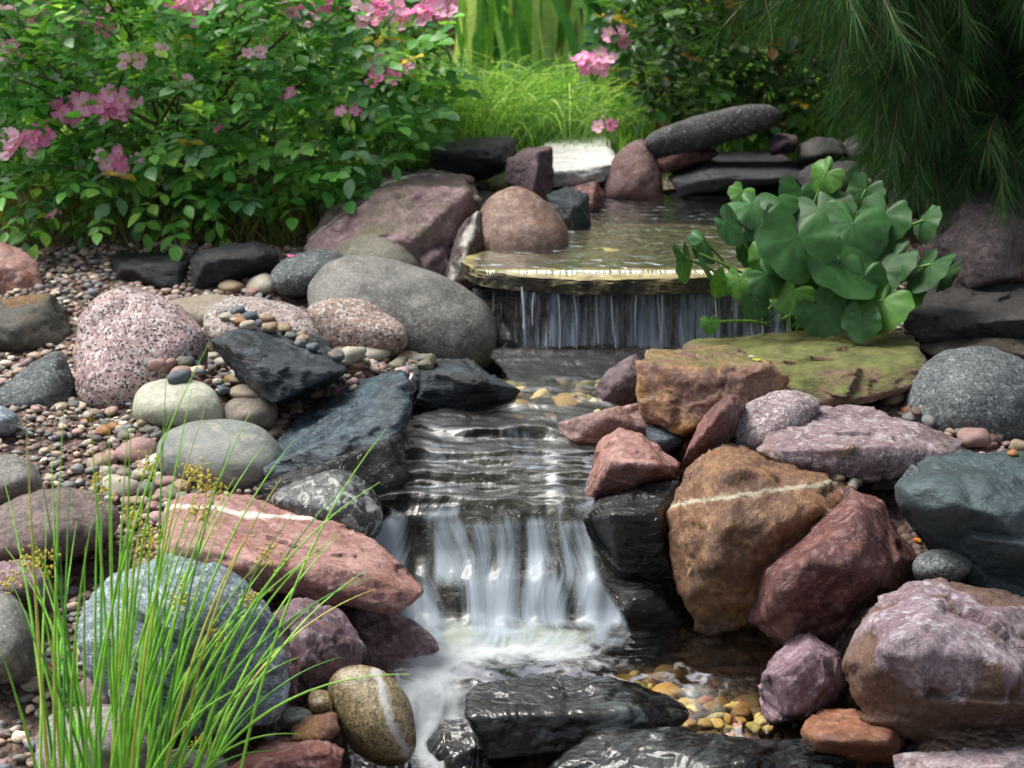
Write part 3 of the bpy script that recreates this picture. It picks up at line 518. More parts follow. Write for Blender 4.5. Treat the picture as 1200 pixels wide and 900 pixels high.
def put_pebble(px, py, wpx, colr, label, group, shape=None):
    wpx *= 1.3
    ok, loc, nrm, ob = cast(px, py)
    if not ok or loc.y > 6: return
    if nrm.z < .15 or any(k in ob.get('label', '') for k in ('long pink slab', 'tan oval', 'huge blue', 'banded oval', 'pale purple flat')): return
    sc_ = wpx / FPX * (loc - Vector(CAM)).length; sh = random.randrange(7) if shape is None else shape
    o = bpy.data.objects.new('pebble', peb_mesh(sh, colr)); scene.collection.objects.link(o)
    up = (nrm * .7 + Vector((0, 0, .5))).normalized(); q = up.to_track_quat('Z', 'Y')
    o.rotation_mode = 'QUATERNION'; o.rotation_quaternion = q @ Matrix.Rotation(random.uniform(-.6, .6), 3, 'Z').to_quaternion()
    o.scale = (sc_, sc_ * random.uniform(.85, 1.1), sc_ * random.uniform(.9, 1.2)); o.location = loc + up * sc_ * .16
    tag(o, label, 'pebble', group)
CL = [ # polyline px, half width, count, size range, colours, place
 ([(175,432),(205,428),(240,420),(262,440),(262,462)], 9, 30, (9, 20), ['grey','olive','tan','pink','blue grey','ochre','cream'], 'heaped between the granite boulder and the dark angular stone'),
 ([(182,432),(215,446)], 6, 7, (16, 26), ['blue grey','olive','pink'], 'piled just above the flat cream green stone'),
 ([(262,372),(300,375),(330,385),(362,400)], 7, 20, (9, 17), ['cream','tan','grey','orange','blue grey'], 'strewn along the top of the dark angular stone'),
 ([(385,395),(400,418),(418,432)], 7, 14, (10, 20), ['ochre','tan','grey','orange','brown'], 'between the dark angular stone and the spotted pink granite'),
 ([(262,340),(285,342),(320,338),(350,345)], 6, 14, (9, 22), ['tan','cream','ochre','pink'], 'above the flat granite near the olive grey boulder'),
 ([(370,460),(395,455),(420,448),(345,478),(330,492)], 6, 22, (9, 18), ['tan','grey','olive','pink','purple','cream'], 'along the upper edge of the blue black slate slab'),
 ([(325,495),(320,508),(335,498)], 6, 8, (10, 18), ['tan','cream','pink','olive'], 'in the notch between the brown grey stone and the slate'),
 ([(440,425),(455,432),(485,428),(500,424)], 5, 9, (10, 22), ['olive','brown','grey','tan'], 'below the spotted pink granite at the stream edge'),
 ([(1045,470),(1070,488),(1100,500),(1130,512),(1160,520),(1195,522)], 8, 30, (10, 22), ['olive','tan','pink','brown','orange','grey','cream'], 'in the row under the big boulder at the right edge'),
 ([(975,562),(1000,568),(1035,572)], 5, 6, (12, 20), ['cream','tan','olive'], 'between the pale purple rock and the green slate'),
 ([(565,205),(555,218),(560,240),(575,222)], 6, 11, (9, 20), ['white','purple','orange','cream','brown','pink'], 'stacked above the round brown boulder'),
 ([(100,560),(150,540),(190,575),(210,590),(160,600)], 16, 24, (12, 26), ['cream','grey','tan','pink','olive'], 'on the gravel between the banded boulder and the rushes'),
 ([(150,690),(170,700),(120,705),(80,700),(60,690)], 12, 14, (12, 26), ['tan','grey','pink','cream','olive','orange'], 'among the rushes above the huge blue grey boulder'),
 ([(20,800),(40,790),(60,780),(20,830)], 10, 12, (12, 24), ['cream','grey','orange','purple','tan'], 'at the foot of the rushes near the left edge'),
 ([(215,508),(160,505),(120,515)], 8, 12, (10, 20), ['cream','tan','orange','grey','olive'], 'below the flat cream green stone'),
 ([(270,590),(300,866),(330,862),(310,842)], 6, 6, (12, 20), ['grey','tan','white'], 'in the gap right of the huge blue grey boulder'),
]
for line, hw, n, (s0, s1), cols, place in CL:
    for i in range(int(n * 1.35)):
        t = random.random() * (len(line) - 1); k = int(t); f = t - k; a = line[k]; b = line[min(k + 1, len(line) - 1)]
        colr = random.choice(cols)
        put_pebble(a[0] + (b[0] - a[0]) * f + random.gauss(0, hw * .7), a[1] + (b[1] - a[1]) * f + random.gauss(0, hw * .6), random.uniform(s0, s1), colr,
                   '%s pebble %s' % (colr, place), 'pebbles ' + place)
for (px, py, w, colr, lb) in [
    (413,372+50,34,'cream','largest cream pebble beside the spotted pink granite'), (495-12,415,46,'purple','long purple brown stone lying at the end of the spotted granite'),
    (437,424,40,'cream','pale grey nugget on the tip of the dark angular stone'), (275,342,30,'tan','flat tan stone resting on the pale oval stone'),
    (308,340,40,'cream','round cream stone above the flat granite'), (565,237,26,'white','round white pebble touching the round brown boulder'),
    (562,232-24,20,'pink','rosy pebble above the round brown boulder'), (1047,470,34,'olive','olive tan stone at the corner of the mossy slab'),
    (1105,494,24,'blue grey','round blue grey pebble left of the right edge boulder'), (1138,519,32,'pink','red flecked pebble under the right edge boulder'),
    (1195,528,26,'tan','tan pebble at the right edge under the boulder'), (1033,572,26,'cream','cream yellow pebble beside the red boulder top'),
    (138,578,44,'cream','large cream pebble between the banded boulder and the rushes'), (160,535,40,'pink','speckled pink pebble on the gravel left of the banded boulder'),
    (880,160,24,'grey','grey pebble on the end of the long stone'), (185,550-4,30,'white','pale pebble touching the banded oval boulder')]:
    put_pebble(px, py, w, colr, lb, 'single pebbles on the banks')

def scatter_stones(name, n, area, size, cols, seed, cond, kind='stuff', zoff=0.3, sub=2, mat=None):
    rg = np.random.default_rng(seed); temps = [pebble_V(200 + i, sub)[0] for i in range(8)]; F = ico(sub)[1]; VV, FF, CC = [], [], []; k = 0
    for _ in range(n):
        x = rg.uniform(area[0], area[1]); y = rg.uniform(area[2], area[3])
        if not cond(x, y): continue
        ok, loc, nrm, ob = drop(x, y)
        if not ok or (ob.name != 'ground' and True): continue
        s = rg.uniform(*size) * (1 if rg.random() < .85 else 1.5); a = rg.uniform(0, 6.3); b = rg.normal(0, .35); T = temps[rg.integers(8)] * s
        ca, sa, cb, sb = math.cos(a), math.sin(a), math.cos(b), math.sin(b)
        Rm = np.array([[ca, -sa, 0], [sa, ca, 0], [0, 0, 1]]) @ np.array([[1, 0, 0], [0, cb, -sb], [0, sb, cb]])
        VV.append(T @ Rm.T + [x, y, loc.z + s * zoff * rg.uniform(.2, 1.2)]); FF.append(F + k * len(T)); k += 1
        cc = np.array(c(*cols[rg.integers(len(cols))])[:3]) * rg.uniform(.9, 2.3); CC.append(np.tile(cc, (len(T), 1)))
    me = mesh_np(name, np.concatenate(VV), np.concatenate(FF)); vcol(me, np.concatenate(CC))
    o = link(name, me, mat or gravel_mat()); tag(o, kind=kind); return o
def gravel_mat(rough=.65):
    t = NT('gravel'); a = t.n('Attribute', attribute_name='col').outputs[0]; tc = t.n('TexCoord').outputs['Object']
    v = t.rng(t.noise(tc, 220, 4, .7), .3, .7, .65, 1.3); col = t.mix(1.0, a, t.n('CombineColor', {0: v, 1: v, 2: v}).outputs[0], 'MULTIPLY')
    t.put(t.out.inputs[0], t.n('BsdfPrincipled', {'Base Color': col, 'Roughness': rough, 'Normal': t.bump(t.noise(tc, 300, 4), .5, .003)}).outputs[0]); return t.m
GC = [(134,110,100), (156,132,118), (116,102,98), (176,154,134), (146,120,110), (130,130,128), (100,94,94), (188,168,144), (148,122,122), (112,122,128), (196,186,168), (150,146,136)]
def left_ok(x, y):
    return x < np.interp(y, _cy, _xl) + .02
def right_ok(x, y):
    return x > np.interp(y, _cy, _xr) - .02
scatter_stones('gravel', 15000, (-1.5, .1, 2.3, 4.75), (.010, .025), GC, 1, left_ok, sub=2)
o = scatter_stones('gravel', 3500, (.1, 1.5, 3.15, 4.8), (.01, .022), GC + [(70, 66, 64)] * 6, 2, right_ok, sub=2)
tag(o, kind='stuff')
BC = [(176,146,80), (150,118,66), (122,92,56), (188,166,110), (152,98,70), (100,84,56), (140,132,80), (198,186,140), (112,78,58)]
scatter_stones('stream_bed_pebbles', 5200, (-.1, .8, 2.6, 4.1), (.018, .045), BC, 3, lambda x, y: (y < 3.03 and x > .05 or (y > 3.6 and rng.random() < .7)) and not left_ok(x + .03, y) and not right_ok(x - .03, y), sub=3)

# ------------------------------------------------------------------ water
def bed():
    m = M('wet_black')
    sheet('stream_bed', [(4.22, .235, 540, 960, 0), (4.05, .228, 555, 900, 0), (3.6, .222, 480, 760, 0), (3.42, .20, 400, 740, 0), (3.33, .165, 380, 740, 0), (3.235, .10, 380, 750, 0), (3.17, .06, 380, 760, 0), (3.12, -.02, 380, 780, 0), (3.05, -.038, 380, 740, 0), (2.9, -.035, 360, 690, 0)], 140, .01,
          lambda x, y, z, s: nz3(x, y, z, 9, 9, 9) * .02, lambda x, y, z, f: f, m)
def water_mat(name, foam_scale, foam_lo, foam_hi, tint=(.80, .82, .78, 1), bump_s=(30, 5), bstr=.5, bdist=.01, foam_col=(.62, .67, .72, 1), maxf=.85, rough=.06, gl=1.25):
    t = NT(name); uv = t.n('UVMap').outputs[0]; fo = t.n('Attribute', attribute_name='foam').outputs['Fac']
    m1 = t.n('Mapping', {'Vector': uv, 'Scale': (foam_scale[0], foam_scale[1], 1)}).outputs[0]
    m2 = t.n('Mapping', {'Vector': uv, 'Scale': (bump_s[0], bump_s[1], 1)}).outputs[0]
    n1 = t.noise(m1, 1, 5, .6, .8); n1b = t.noise(m1, 3.1, 3, .6, .4)
    s = t.math('ADD', t.math('MULTIPLY', n1, .7), t.math('MULTIPLY', n1b, .3)); s = t.math('ADD', s, t.math('MULTIPLY', t.math('SUBTRACT', fo, .5), .9))
    f = t.math('MULTIPLY', t.rng(s, foam_lo, foam_hi, 0, 1, True), maxf)
    h = t.math('ADD', t.noise(m2, 1, 3, .5, .6), t.math('MULTIPLY', t.noise(m2, 2.7, 2, .5), .35))
    nb = t.bump(h, bstr, bdist)
    fr = t.n('Fresnel', {'IOR': 1.36, 'Normal': nb}).outputs[0]
    w = t.n('MixShader', {0: t.math('MULTIPLY', fr, gl, True), 1: t.n('BsdfTransparent', {'Color': tint}).outputs[0], 2: t.n('BsdfGlossy', {'Roughness': rough, 'Normal': nb, 'Color': (1, 1, 1, 1)}).outputs[0]}).outputs[0]
    wh = t.n('MixShader', {0: .35, 1: t.n('BsdfPrincipled', {'Base Color': foam_col, 'Roughness': .75, 'Specular IOR Level': .15}).outputs[0], 2: t.n('BsdfTranslucent', {'Color': foam_col}).outputs[0]}).outputs[0]
    ed = t.n('Attribute', attribute_name='edge').outputs['Fac']; ed = t.rng(t.math('ADD', ed, t.math('MULTIPLY', t.math('SUBTRACT', n1, .5), .5)), .25, .7, 0, 1, True)
    t.put(t.out.inputs[0], t.n('MixShader', {0: ed, 1: t.n('BsdfTransparent').outputs[0], 2: t.n('MixShader', {0: f, 1: w, 2: wh}).outputs[0]}).outputs[0]); return t.m
def sheet(name, st, nx, step, dispf, foamf, mat, fade_end=False, yw=False):
    """st: stations (D, z, pxL, pxR, foam) followed along the flow"""
    st = np.array(st, float); L = np.array([[X(a[2], a[0], a[1]), a[0], a[1]] for a in st]); Rr = np.array([[X(a[3], a[0], a[1]), a[0], a[1]] for a in st])
    seg = np.r_[0, np.cumsum(np.hypot(np.diff(st[:, 0]), np.diff(st[:, 1])))]; n = int(seg[-1] / step) + 2
    # smooth (catmull-ish): resample linearly then box filter
    s = np.linspace(0, seg[-1], n)
    def rs(a):
        v = np.interp(s, seg, a); k = max(1, int((.012 if yw else .02) / step)); pad = np.r_[np.full(k, v[0]), v, np.full(k, v[-1])]
        return np.convolve(pad, np.ones(2 * k + 1) / (2 * k + 1), 'valid')
    y = rs(st[:, 0]); z = rs(st[:, 1]); xl = rs(L[:, 0]); xr = rs(Rr[:, 0]); fm = rs(st[:, 4])
    u = np.linspace(0, 1, nx); Xg = xl[:, None] + (xr - xl)[:, None] * u; Yg = np.repeat(y[:, None], nx, 1); Zg = np.repeat(z[:, None], nx, 1); Sg = np.repeat(s[:, None], nx, 1)
    ty = np.gradient(y); tz = np.gradient(z); l = np.hypot(ty, tz) + 1e-9; ny_, nz_ = (tz / l), (-ty / l)     # normal (pointing up / towards the camera)
    nzs = np.sign(nz_ + 1e-6); ny_, nz_ = ny_ * nzs, nz_ * nzs
    d = dispf(Xg, Yg, Zg, Sg).reshape(Xg.shape)
    if yw: Yg = Yg + .022 * nz3(Xg, Zg * 0, Zg * 0 + 4, 9, 1, 1, 3) * np.clip((Yg - 3.05) / .06, 0, 1) * np.clip((3.55 - Yg) / .08, 0, 1)
    V = np.stack([Xg, Yg + d * ny_[:, None], Zg + d * nz_[:, None]], -1).reshape(-1, 3)
    i = np.arange(n * nx).reshape(n, nx); F = np.stack([i[:-1, :-1], i[:-1, 1:], i[1:, 1:], i[1:, :-1]], -1).reshape(-1, 4)
    me = mesh_np(name, V, F); uvl = me.uv_layers.new(name='UVMap'); UV = np.stack([Xg.ravel(), Sg.ravel()], -1)[F.ravel()]
    if name == 'water': UV[:, 0] += (.045 * nz3(Xg, Yg, Zg, 5, 5, 5, 2)).ravel()[F.ravel()]
    uvl.data.foreach_set('uv', UV.astype(np.float32).ravel())
    fa = me.attributes.new('foam', 'FLOAT', 'POINT'); fa.data.foreach_set('value', np.clip(foamf(Xg, Yg, Zg, fm[:, None] + 0 * Xg), 0, 1).astype(np.float32).ravel())
    ea = me.attributes.new('edge', 'FLOAT', 'POINT'); uu = np.repeat(u[None], n, 0); ea.data.foreach_set('value', (np.clip(np.minimum(uu, 1 - uu) / .06, 0, 1) * (np.clip((Sg[-1, 0] - Sg) / .10, 0, 1) if fade_end else 1) * (1 - np.clip((.006 - Sg) / .006, 0, 1) * 0)).astype(np.float32).ravel())
    o = link(name, me, mat); return tag(o, kind='structure')
def nz3(a, b, cc, sa, sb, sc, o=3):
    return fbm(np.stack([a * sa, b * sb, cc * sc], -1).reshape(-1, 3), o).reshape(a.shape)
def g2(x, y, cx, cy_, sx, sy): return np.exp(-((x - cx) / sx) ** 2 - ((y - cy_) / sy) ** 2)
bed()
# upper pool and film over the slab
wm_top = water_mat('clear_water', (26, 14), .74, .95, tint=(.9, .9, .84, 1), bump_s=(20, 26), bstr=.8, bdist=.010, rough=.12, gl=.85)
sheet('water', [(5.2, .464, 640, 940, .1), (4.7, .464, 620, 940, .15), (4.2, .464, 545, 930, .25), (4.105, .462, 545, 925, .25)], 160, .008,
      lambda x, y, z, s: nz3(x, y, z, 16, 26, 0) * .0022, lambda x, y, z, f: f, wm_top)
# upper waterfall: curtain plus strands
XL, XR = X(556, 4.1, .4), X(925, 4.1, .4)
wm_fall = water_mat('falling_water', (60, 2.0), .46, .72, tint=(.93, .94, .95, 1), bump_s=(90, 4), bstr=.7, bdist=.01, foam_col=(.34, .42, .52, 1), maxf=.75, rough=.3, gl=.35)
def curtain(Dt, Db, px0, px1, fm, seed):
    f = lambda x, y, z, s: nz3(x, s, z * 0 + seed, 28, 5, 1) * .012 * np.clip(s * 12, 0, 1)
    sheet('waterfall', [(Dt + .010, .4615, px0, px1, fm - .45), (Dt, .459, px0, px1, fm - .2), (Dt - .012, .445, px0, px1, fm + .05), (Dt - .025, .39, px0, px1, fm), (Db, .297, px0 - 4, px1 + 4, fm + .1)], 260, .004, f,
          lambda x, y, z, f_: f_ + .22 * nz3(x, z * 0, z * 0 + seed, 12, 1, 1) - .25 * np.clip((X(620, 4.1, .4) - x) / .06, 0, 1), wm_fall)
curtain(4.10, 4.045, 560, 925, .50, 3.3)
curtain(4.09, 4.065, 600, 925, .44, 8.7)
curtain(4.10, 4.03, 590, 925, .38, 5.1)
def strands():
    VV, FF, k = [], [], 0; rg = np.random.default_rng(4); nseg, nr = 16, 6
    for _ in range(14):
        x = rg.uniform(X(600, 4.1, .4), XR) if rg.random() < .9 else rg.uniform(XL, XR); z1 = .298 if rg.random() < .75 else rg.uniform(.3, .38)
        r0 = rg.uniform(.0006, .0018); dx = rg.normal(0, .010); wob = rg.uniform(0, 9)
        for i in range(nseg):
            t = i / (nseg - 1); z = .461 + (z1 - .461) * t ** 1.4; y = 4.093 - .05 * t ** .8; xx = x + dx * t + .003 * math.sin(wob + t * 5); r = r0 * (1 - .3 * t) * (1 + .3 * math.sin(wob * 3 + t * 9))
            for j in range(nr):
                a = j / nr * 2 * math.pi; VV.append((xx + math.cos(a) * r * 1.4, y + math.sin(a) * r, z))
        for i in range(nseg - 1):
            for j in range(nr): FF.append((k + i * nr + j, k + i * nr + (j + 1) % nr, k + (i + 1) * nr + (j + 1) % nr, k + (i + 1) * nr + j))
        k += nseg * nr
    t = NT('water_thread'); sh = t.n('MixShader', {0: .5, 1: t.n('BsdfPrincipled', {'Base Color': (.66, .72, .78, 1), 'Roughness': .12}).outputs[0], 2: t.n('BsdfTransparent').outputs[0]})
    t.put(t.out.inputs[0], sh.outputs[0]); tag(link('waterfall', mesh_np('waterfall', VV, FF), t.m), kind='structure')
strands()
# middle stream and cascade
wm_mid = water_mat('stream_water', (46, 3.0), .44, 1.0, tint=(.78, .80, .72, 1), bump_s=(14, 8), bstr=.5, bdist=.012, foam_col=(.46, .54, .62, 1), maxf=.74, rough=.4, gl=.12)
def mid_disp(x, y, z, s):
    casc = np.clip((3.45 - y) / .1, 0, 1) * np.clip((y - 3.02) / .05, 0, 1)
    flat = 1 - casc
    w = nz3(x + .12 * np.sin(s * 6), s, z * 0, 8, 17, 1) * .007
    return flat * w + casc * (nz3(x, s, z * 0 + 2, 20, 4, 1, 2) * (.003 + .006 * np.clip((3.2 - y) / .04, 0, 1)) + nz3(x, s, z * 0 + 7, 8, 34, 1, 2) * .0055 * np.clip((y - 3.19) / .05, 0, 1))
def mid_foam(x, y, z, f):
    f = f * .68 + .34 * nz3(x, y, z * 0, 11, 3, 1, 2) + .34 * nz3(x, y * 1.4 - z, z * 0 + 5, 8, 55, 1, 2) * np.clip((3.5 - y) / .1, 0, 1) + .15 * g2(x, y, X(720, 4.0, .3), 4.0, .12, .05) - .3 * g2(x, y, X(455, 3.4, .25), 3.42, .09, .09)
    low = np.clip((.115 - z) / .02, 0, 1); t = np.clip((.12 - z) / .08, 0, 1); px = 600 + FPX * x / (y * cp + (1.3 - z) * sp_)
    col = .62 + .52 * np.exp(-((px - 572 - 10 * t) / 26) ** 2) + .42 * np.exp(-((px - 640 - 6 * t) / 20) ** 2) - .25 * np.exp(-((px - 525) / 18) ** 2) - .2 * np.exp(-((px - 668) / 9) ** 2) + .55 * np.exp(-((px - 694 - 12 * t) / 22) ** 2) + .75 * np.exp(-((px - 462 - 45 * t) / 22) ** 2) + .5 * np.clip(t - .75, 0, 1) * 2
    up = np.clip((.2 - z) / .02, 0, 1) * (1 - low)
    col2 = .76 + .30 * nz3(x, z * 0, z * 0 + 3, 30, 1, 1, 2) + .45 * np.exp(-((px - 445) / 20) ** 2) - .35 * np.exp(-((px - 490) / 18) ** 2)
    pool_ = np.clip((.056 - z) / .006, 0, 1); return (f * (1 - low - up) + low * col + up * col2) * (1 - pool_) + pool_ * (.35 + .6 * (col - .5) + .3 * nz3(x, y, z * 0, 18, 18, 1, 2))
sheet('water', [(4.14, .298, 560, 960, .5), (4.0, .300, 565, 860, .42), (3.85, .300, 585, 780, .36), (3.72, .299, 595, 745, .34), (3.56, .288, 500, 725, .42), (3.47, .284, 455, 716, .48), (3.45, .268, 448, 714, .62), (3.395, .264, 440, 708, .46), (3.375, .246, 436, 706, .66), (3.32, .242, 430, 704, .46), (3.30, .222, 428, 703, .68),
      (3.245, .217, 428, 702, .5), (3.225, .198, 429, 702, .66), (3.208, .188, 430, 702, .66), (3.18, .135, 432, 702, .78), (3.15, .118, 432, 708, .6), (3.12, .105, 430, 715, .68), (3.08, .062, 428, 735, .85), (3.05, .050, 426, 742, 1), (3.0, .0475, 420, 750, 1), (2.94, .046, 414, 752, .8)], 260, .004, mid_disp, mid_foam, wm_mid, True, True)
# lower pool
wm_pool = water_mat('pool_water', (16, 16), .55, 1.0, tint=(.86, .82, .70, 1), bump_s=(13, 11), bstr=.4, bdist=.010, foam_col=(.62, .66, .68, 1), maxf=.96, rough=.12, gl=.4)
def pool_foam(x, y, z, f):
    return .08 + 1.15 * g2(x, y, X(605, 3.0, .04), 3.02, .18, .10) + .75 * g2(x, y, X(500, 2.92, .04), 2.9, .10, .12) + .5 * g2(x, y, X(700, 2.9, .04), 2.9, .12, .05) + .45 * g2(x, y, X(810, 2.86, .0), 2.84, .06, .04) + .6 * g2(x, y, X(510, 2.75, -.03), 2.74, .04, .1) + f
sheet('water', [(3.14, .041, 400, 960, 0), (2.9, .041, 390, 960, .0), (2.86, .040, 380, 950, .05), (2.835, .03, 375, 945, .25), (2.80, -.02, 370, 950, .35), (2.76, -.042, 360, 1000, .3), (2.6, -.045, 350, 1040, .15), (2.3, -.05, 340, 1060, .1)], 300, .005,
      lambda x, y, z, s: nz3(x, y, z * 0, 12, 16, 0) * .006 + np.clip((2.84 - y) / .03, 0, 1) * nz3(x, s, z * 0, 26, 6, 1) * .01, pool_foam, wm_pool)

wm_film = water_mat('thin_water_film', (9, 34), .52, .80, tint=(.9, .92, .9, 1), bump_s=(10, 42), bstr=.8, bdist=.01, foam_col=(.30, .37, .38, 1), maxf=.65, rough=.12, gl=1.0)
for fo_ in [o for o in scene.objects if 'water sliding' in o.get('label', '') or 'long black wet rock' in o.get('label', '') or 'low black rock left' in o.get('label', '')]:
    me0 = fo_.data; V = np.empty(len(me0.vertices) * 3, np.float32); me0.vertices.foreach_get('co', V); V = V.reshape(-1, 3); Nn = np.empty(len(V) * 3, np.float32); me0.vertices.foreach_get('normal', Nn); Nn = Nn.reshape(-1, 3)
    F = np.empty(len(me0.polygons) * 3, np.int32); me0.loops.foreach_get('vertex_index', F); F = F.reshape(-1, 3); Wc = V + np.array(fo_.location)
    me = mesh_np('water', V + Nn * .0025 + Nn * (np.clip(nz3(Wc[:, 0], Wc[:, 1], Wc[:, 2], 16, 60, 60, 2), -1, 1) * .0015)[:, None], F); uvl = me.uv_layers.new(name='UVMap'); sk = Wc[:, 1] - Wc[:, 2] * .7 + .10 * np.sin(Wc[:, 0] * 9) + .05 * nz3(Wc[:, 0], Wc[:, 1], Wc[:, 2], 6, 6, 6, 2)
    uvl.data.foreach_set('uv', np.stack([Wc[:, 0], sk], -1)[F.ravel()].astype(np.float32).ravel()); a_ = me.attributes.new('foam', 'FLOAT', 'POINT'); a_.data.foreach_set('value', np.full(len(V), .5, np.float32)); a_ = me.attributes.new('edge', 'FLOAT', 'POINT'); a_.data.foreach_set('value', np.ones(len(V), np.float32))
    tag(link('water', me, wm_film, loc=fo_.location), kind='structure')
# ------------------------------------------------------------------ vegetation
def leaf_mat(name, tm=(1.3, 1.25, .5, 1), rough=.45, trans=.3, sat=1.15, bump=.0):
    t = NT(name); a = t.n('Attribute', attribute_name='col').outputs[0]; tc = t.n('TexCoord').outputs['Object']
    v = t.rng(t.noise(tc, 60, 3), .3, .7, .8, 1.2); colr = t.mix(1.0, a, t.n('CombineColor', {0: v, 1: v, 2: v}).outputs[0], 'MULTIPLY')
    tr = t.mix(1.0, colr, tm, 'MULTIPLY')
    b = t.n('BsdfPrincipled', {'Base Color': colr, 'Roughness': rough, 'Specular IOR Level': .4})
    t.put(t.out.inputs[0], t.n('MixShader', {0: trans, 1: b.outputs[0], 2: t.n('BsdfTranslucent', {'Color': tr}).outputs[0]}).outputs[0]); return t.m
def flat_mat(name, colr, rough=.6):
    t = NT(name); tc = t.n('TexCoord').outputs['Object']; v = t.rng(t.noise(tc, 40, 5, .7), .3, .7, .7, 1.3)
    cc = t.mix(1.0, colr, t.n('CombineColor', {0: v, 1: v, 2: v}).outputs[0], 'MULTIPLY')
    t.put(t.out.inputs[0], t.n('BsdfPrincipled', {'Base Color': cc, 'Roughness': rough, 'Normal': t.bump(t.noise(tc, 80, 4), .4, .004)}).outputs[0]); return t.m
LM = leaf_mat('green_leaf', trans=.38, rough=.36); GRM = leaf_mat('grass_blade', rough=.5, trans=.5); NM = leaf_mat('pine_needle', rough=.65, trans=.25); PM = leaf_mat('petal', tm=(1, 1, 1, 1), rough=.6, trans=.35)
BARK = flat_mat('bark', S(74, 56, 44)); STEMG = flat_mat('green_stem', S(92, 120, 56), .5)
def nrm(v): return v / (np.linalg.norm(v, axis=-1, keepdims=True) + 1e-9)
def frame(dirs, ups):
    d = nrm(dirs); s = nrm(np.cross(d, ups)); n = np.cross(s, d); return d, s, n
def leaves(base, dirs, ups, length, width, cols, name, fold=.25, curl=.2, prof=None, k=4):
    """folded pointed leaves, vectorised; 3 columns, k+1 rows"""
    N_ = len(base); d, s, n = frame(dirs, ups); prof = prof or [0.0, .75, 1.0, .72, .0]; k = len(prof) - 1
    rows = []
    for i, w in enumerate(prof):
        t = i / k
        c0 = base + d * (length * t)[:, None] - n * (length * curl * t * t)[:, None]
        w_ = (width * .5 * max(w, .02))[:, None]
        rows += [c0 - s * w_ + n * w_ * fold, c0, c0 + s * w_ + n * w_ * fold]
    V = np.stack(rows, 1); nv = V.shape[1]; F = []
    for i in range(k):
        a = i * 3; F += [(a, a + 1, a + 4, a + 3), (a + 1, a + 2, a + 5, a + 4)]
    F = (np.array(F)[None] + (np.arange(N_) * nv)[:, None, None]).reshape(-1, 4)
    me = mesh_np(name, V.reshape(-1, 3), F); vcol(me, np.repeat(cols, nv, 0)); return me
def tubes(paths, radii, nr=5, name='stems'):
    VV, FF, k = [], [], 0
    for pth, rd in zip(paths, radii):
        pth = np.asarray(pth, float); n = len(pth); t = nrm(np.gradient(pth, axis=0)); ref = np.array([0, 1, .01]) if abs(t[0][1]) < .9 else np.array([1, 0, 0])
        s = nrm(np.cross(t, ref)); b = np.cross(t, s); rd = np.interp(np.linspace(0, 1, n), np.linspace(0, 1, len(rd)), rd)
        for j in range(nr):
            a = 2 * math.pi * j / nr; VV.append(pth + (s * math.cos(a) + b * math.sin(a)) * rd[:, None])
        idx = k + np.arange(n * nr).reshape(nr, n)
        for j in range(nr):
            a_, b_ = idx[j], idx[(j + 1) % nr]; FF.append(np.stack([a_[:-1], b_[:-1], b_[1:], a_[1:]], -1))
        k += n * nr
    return mesh_np(name, np.concatenate(VV), np.concatenate(FF))
def bez(a, b, cc, n=10):
    t = np.linspace(0, 1, n)[:, None]; return (1 - t) ** 2 * np.array(a) + 2 * t * (1 - t) * np.array(b) + t * t * np.array(cc)
def pick(cols, N_, rg, jit=.18, p=None):
    A = np.array([S(*q)[:3] for q in cols]); i = rg.choice(len(A), N_, p=p); return A[i] * rg.uniform(1 - jit, 1 + jit, (N_, 1))
def compound(pts, dirs, rg, size, cols, p=None, nl=5):
    """rose-like compound leaves: leaflets in pairs along a rachis"""
    B, Dd, Uu, L, Wd, C, st = [], [], [], [], [], [], []
    for q, dv in zip(pts, dirs):
        dv = dv / np.linalg.norm(dv); up = np.array([rg.normal(0, .35), rg.normal(0, .35) - .25, 1.0]); sd = np.cross(dv, up); sd /= np.linalg.norm(sd)
        sz = size * rg.uniform(.7, 1.25); ln = sz * 2.6; cc = pick(cols, 1, rg, .2, p)[0]
        st.append([q, q + dv * ln])
        for (t, sg) in [(.35, 1), (.35, -1), (.72, 1), (.72, -1), (1, 0)][:nl] if nl == 5 else [(.5, 1), (.5, -1), (1, 0)]:
            B.append(q + dv * ln * t); d2 = dv * (.55 if sg else 1) + sd * sg * .9 + rg.normal(0, .12, 3); Dd.append(d2); Uu.append(up + rg.normal(0, .2, 3))
            l = sz * (1.15 if not sg else rg.uniform(.85, 1.05)); L.append(l); Wd.append(l * .62); C.append(cc * rg.uniform(.88, 1.12))
    return map(np.array, (B, Dd, Uu, L, Wd, C)), st
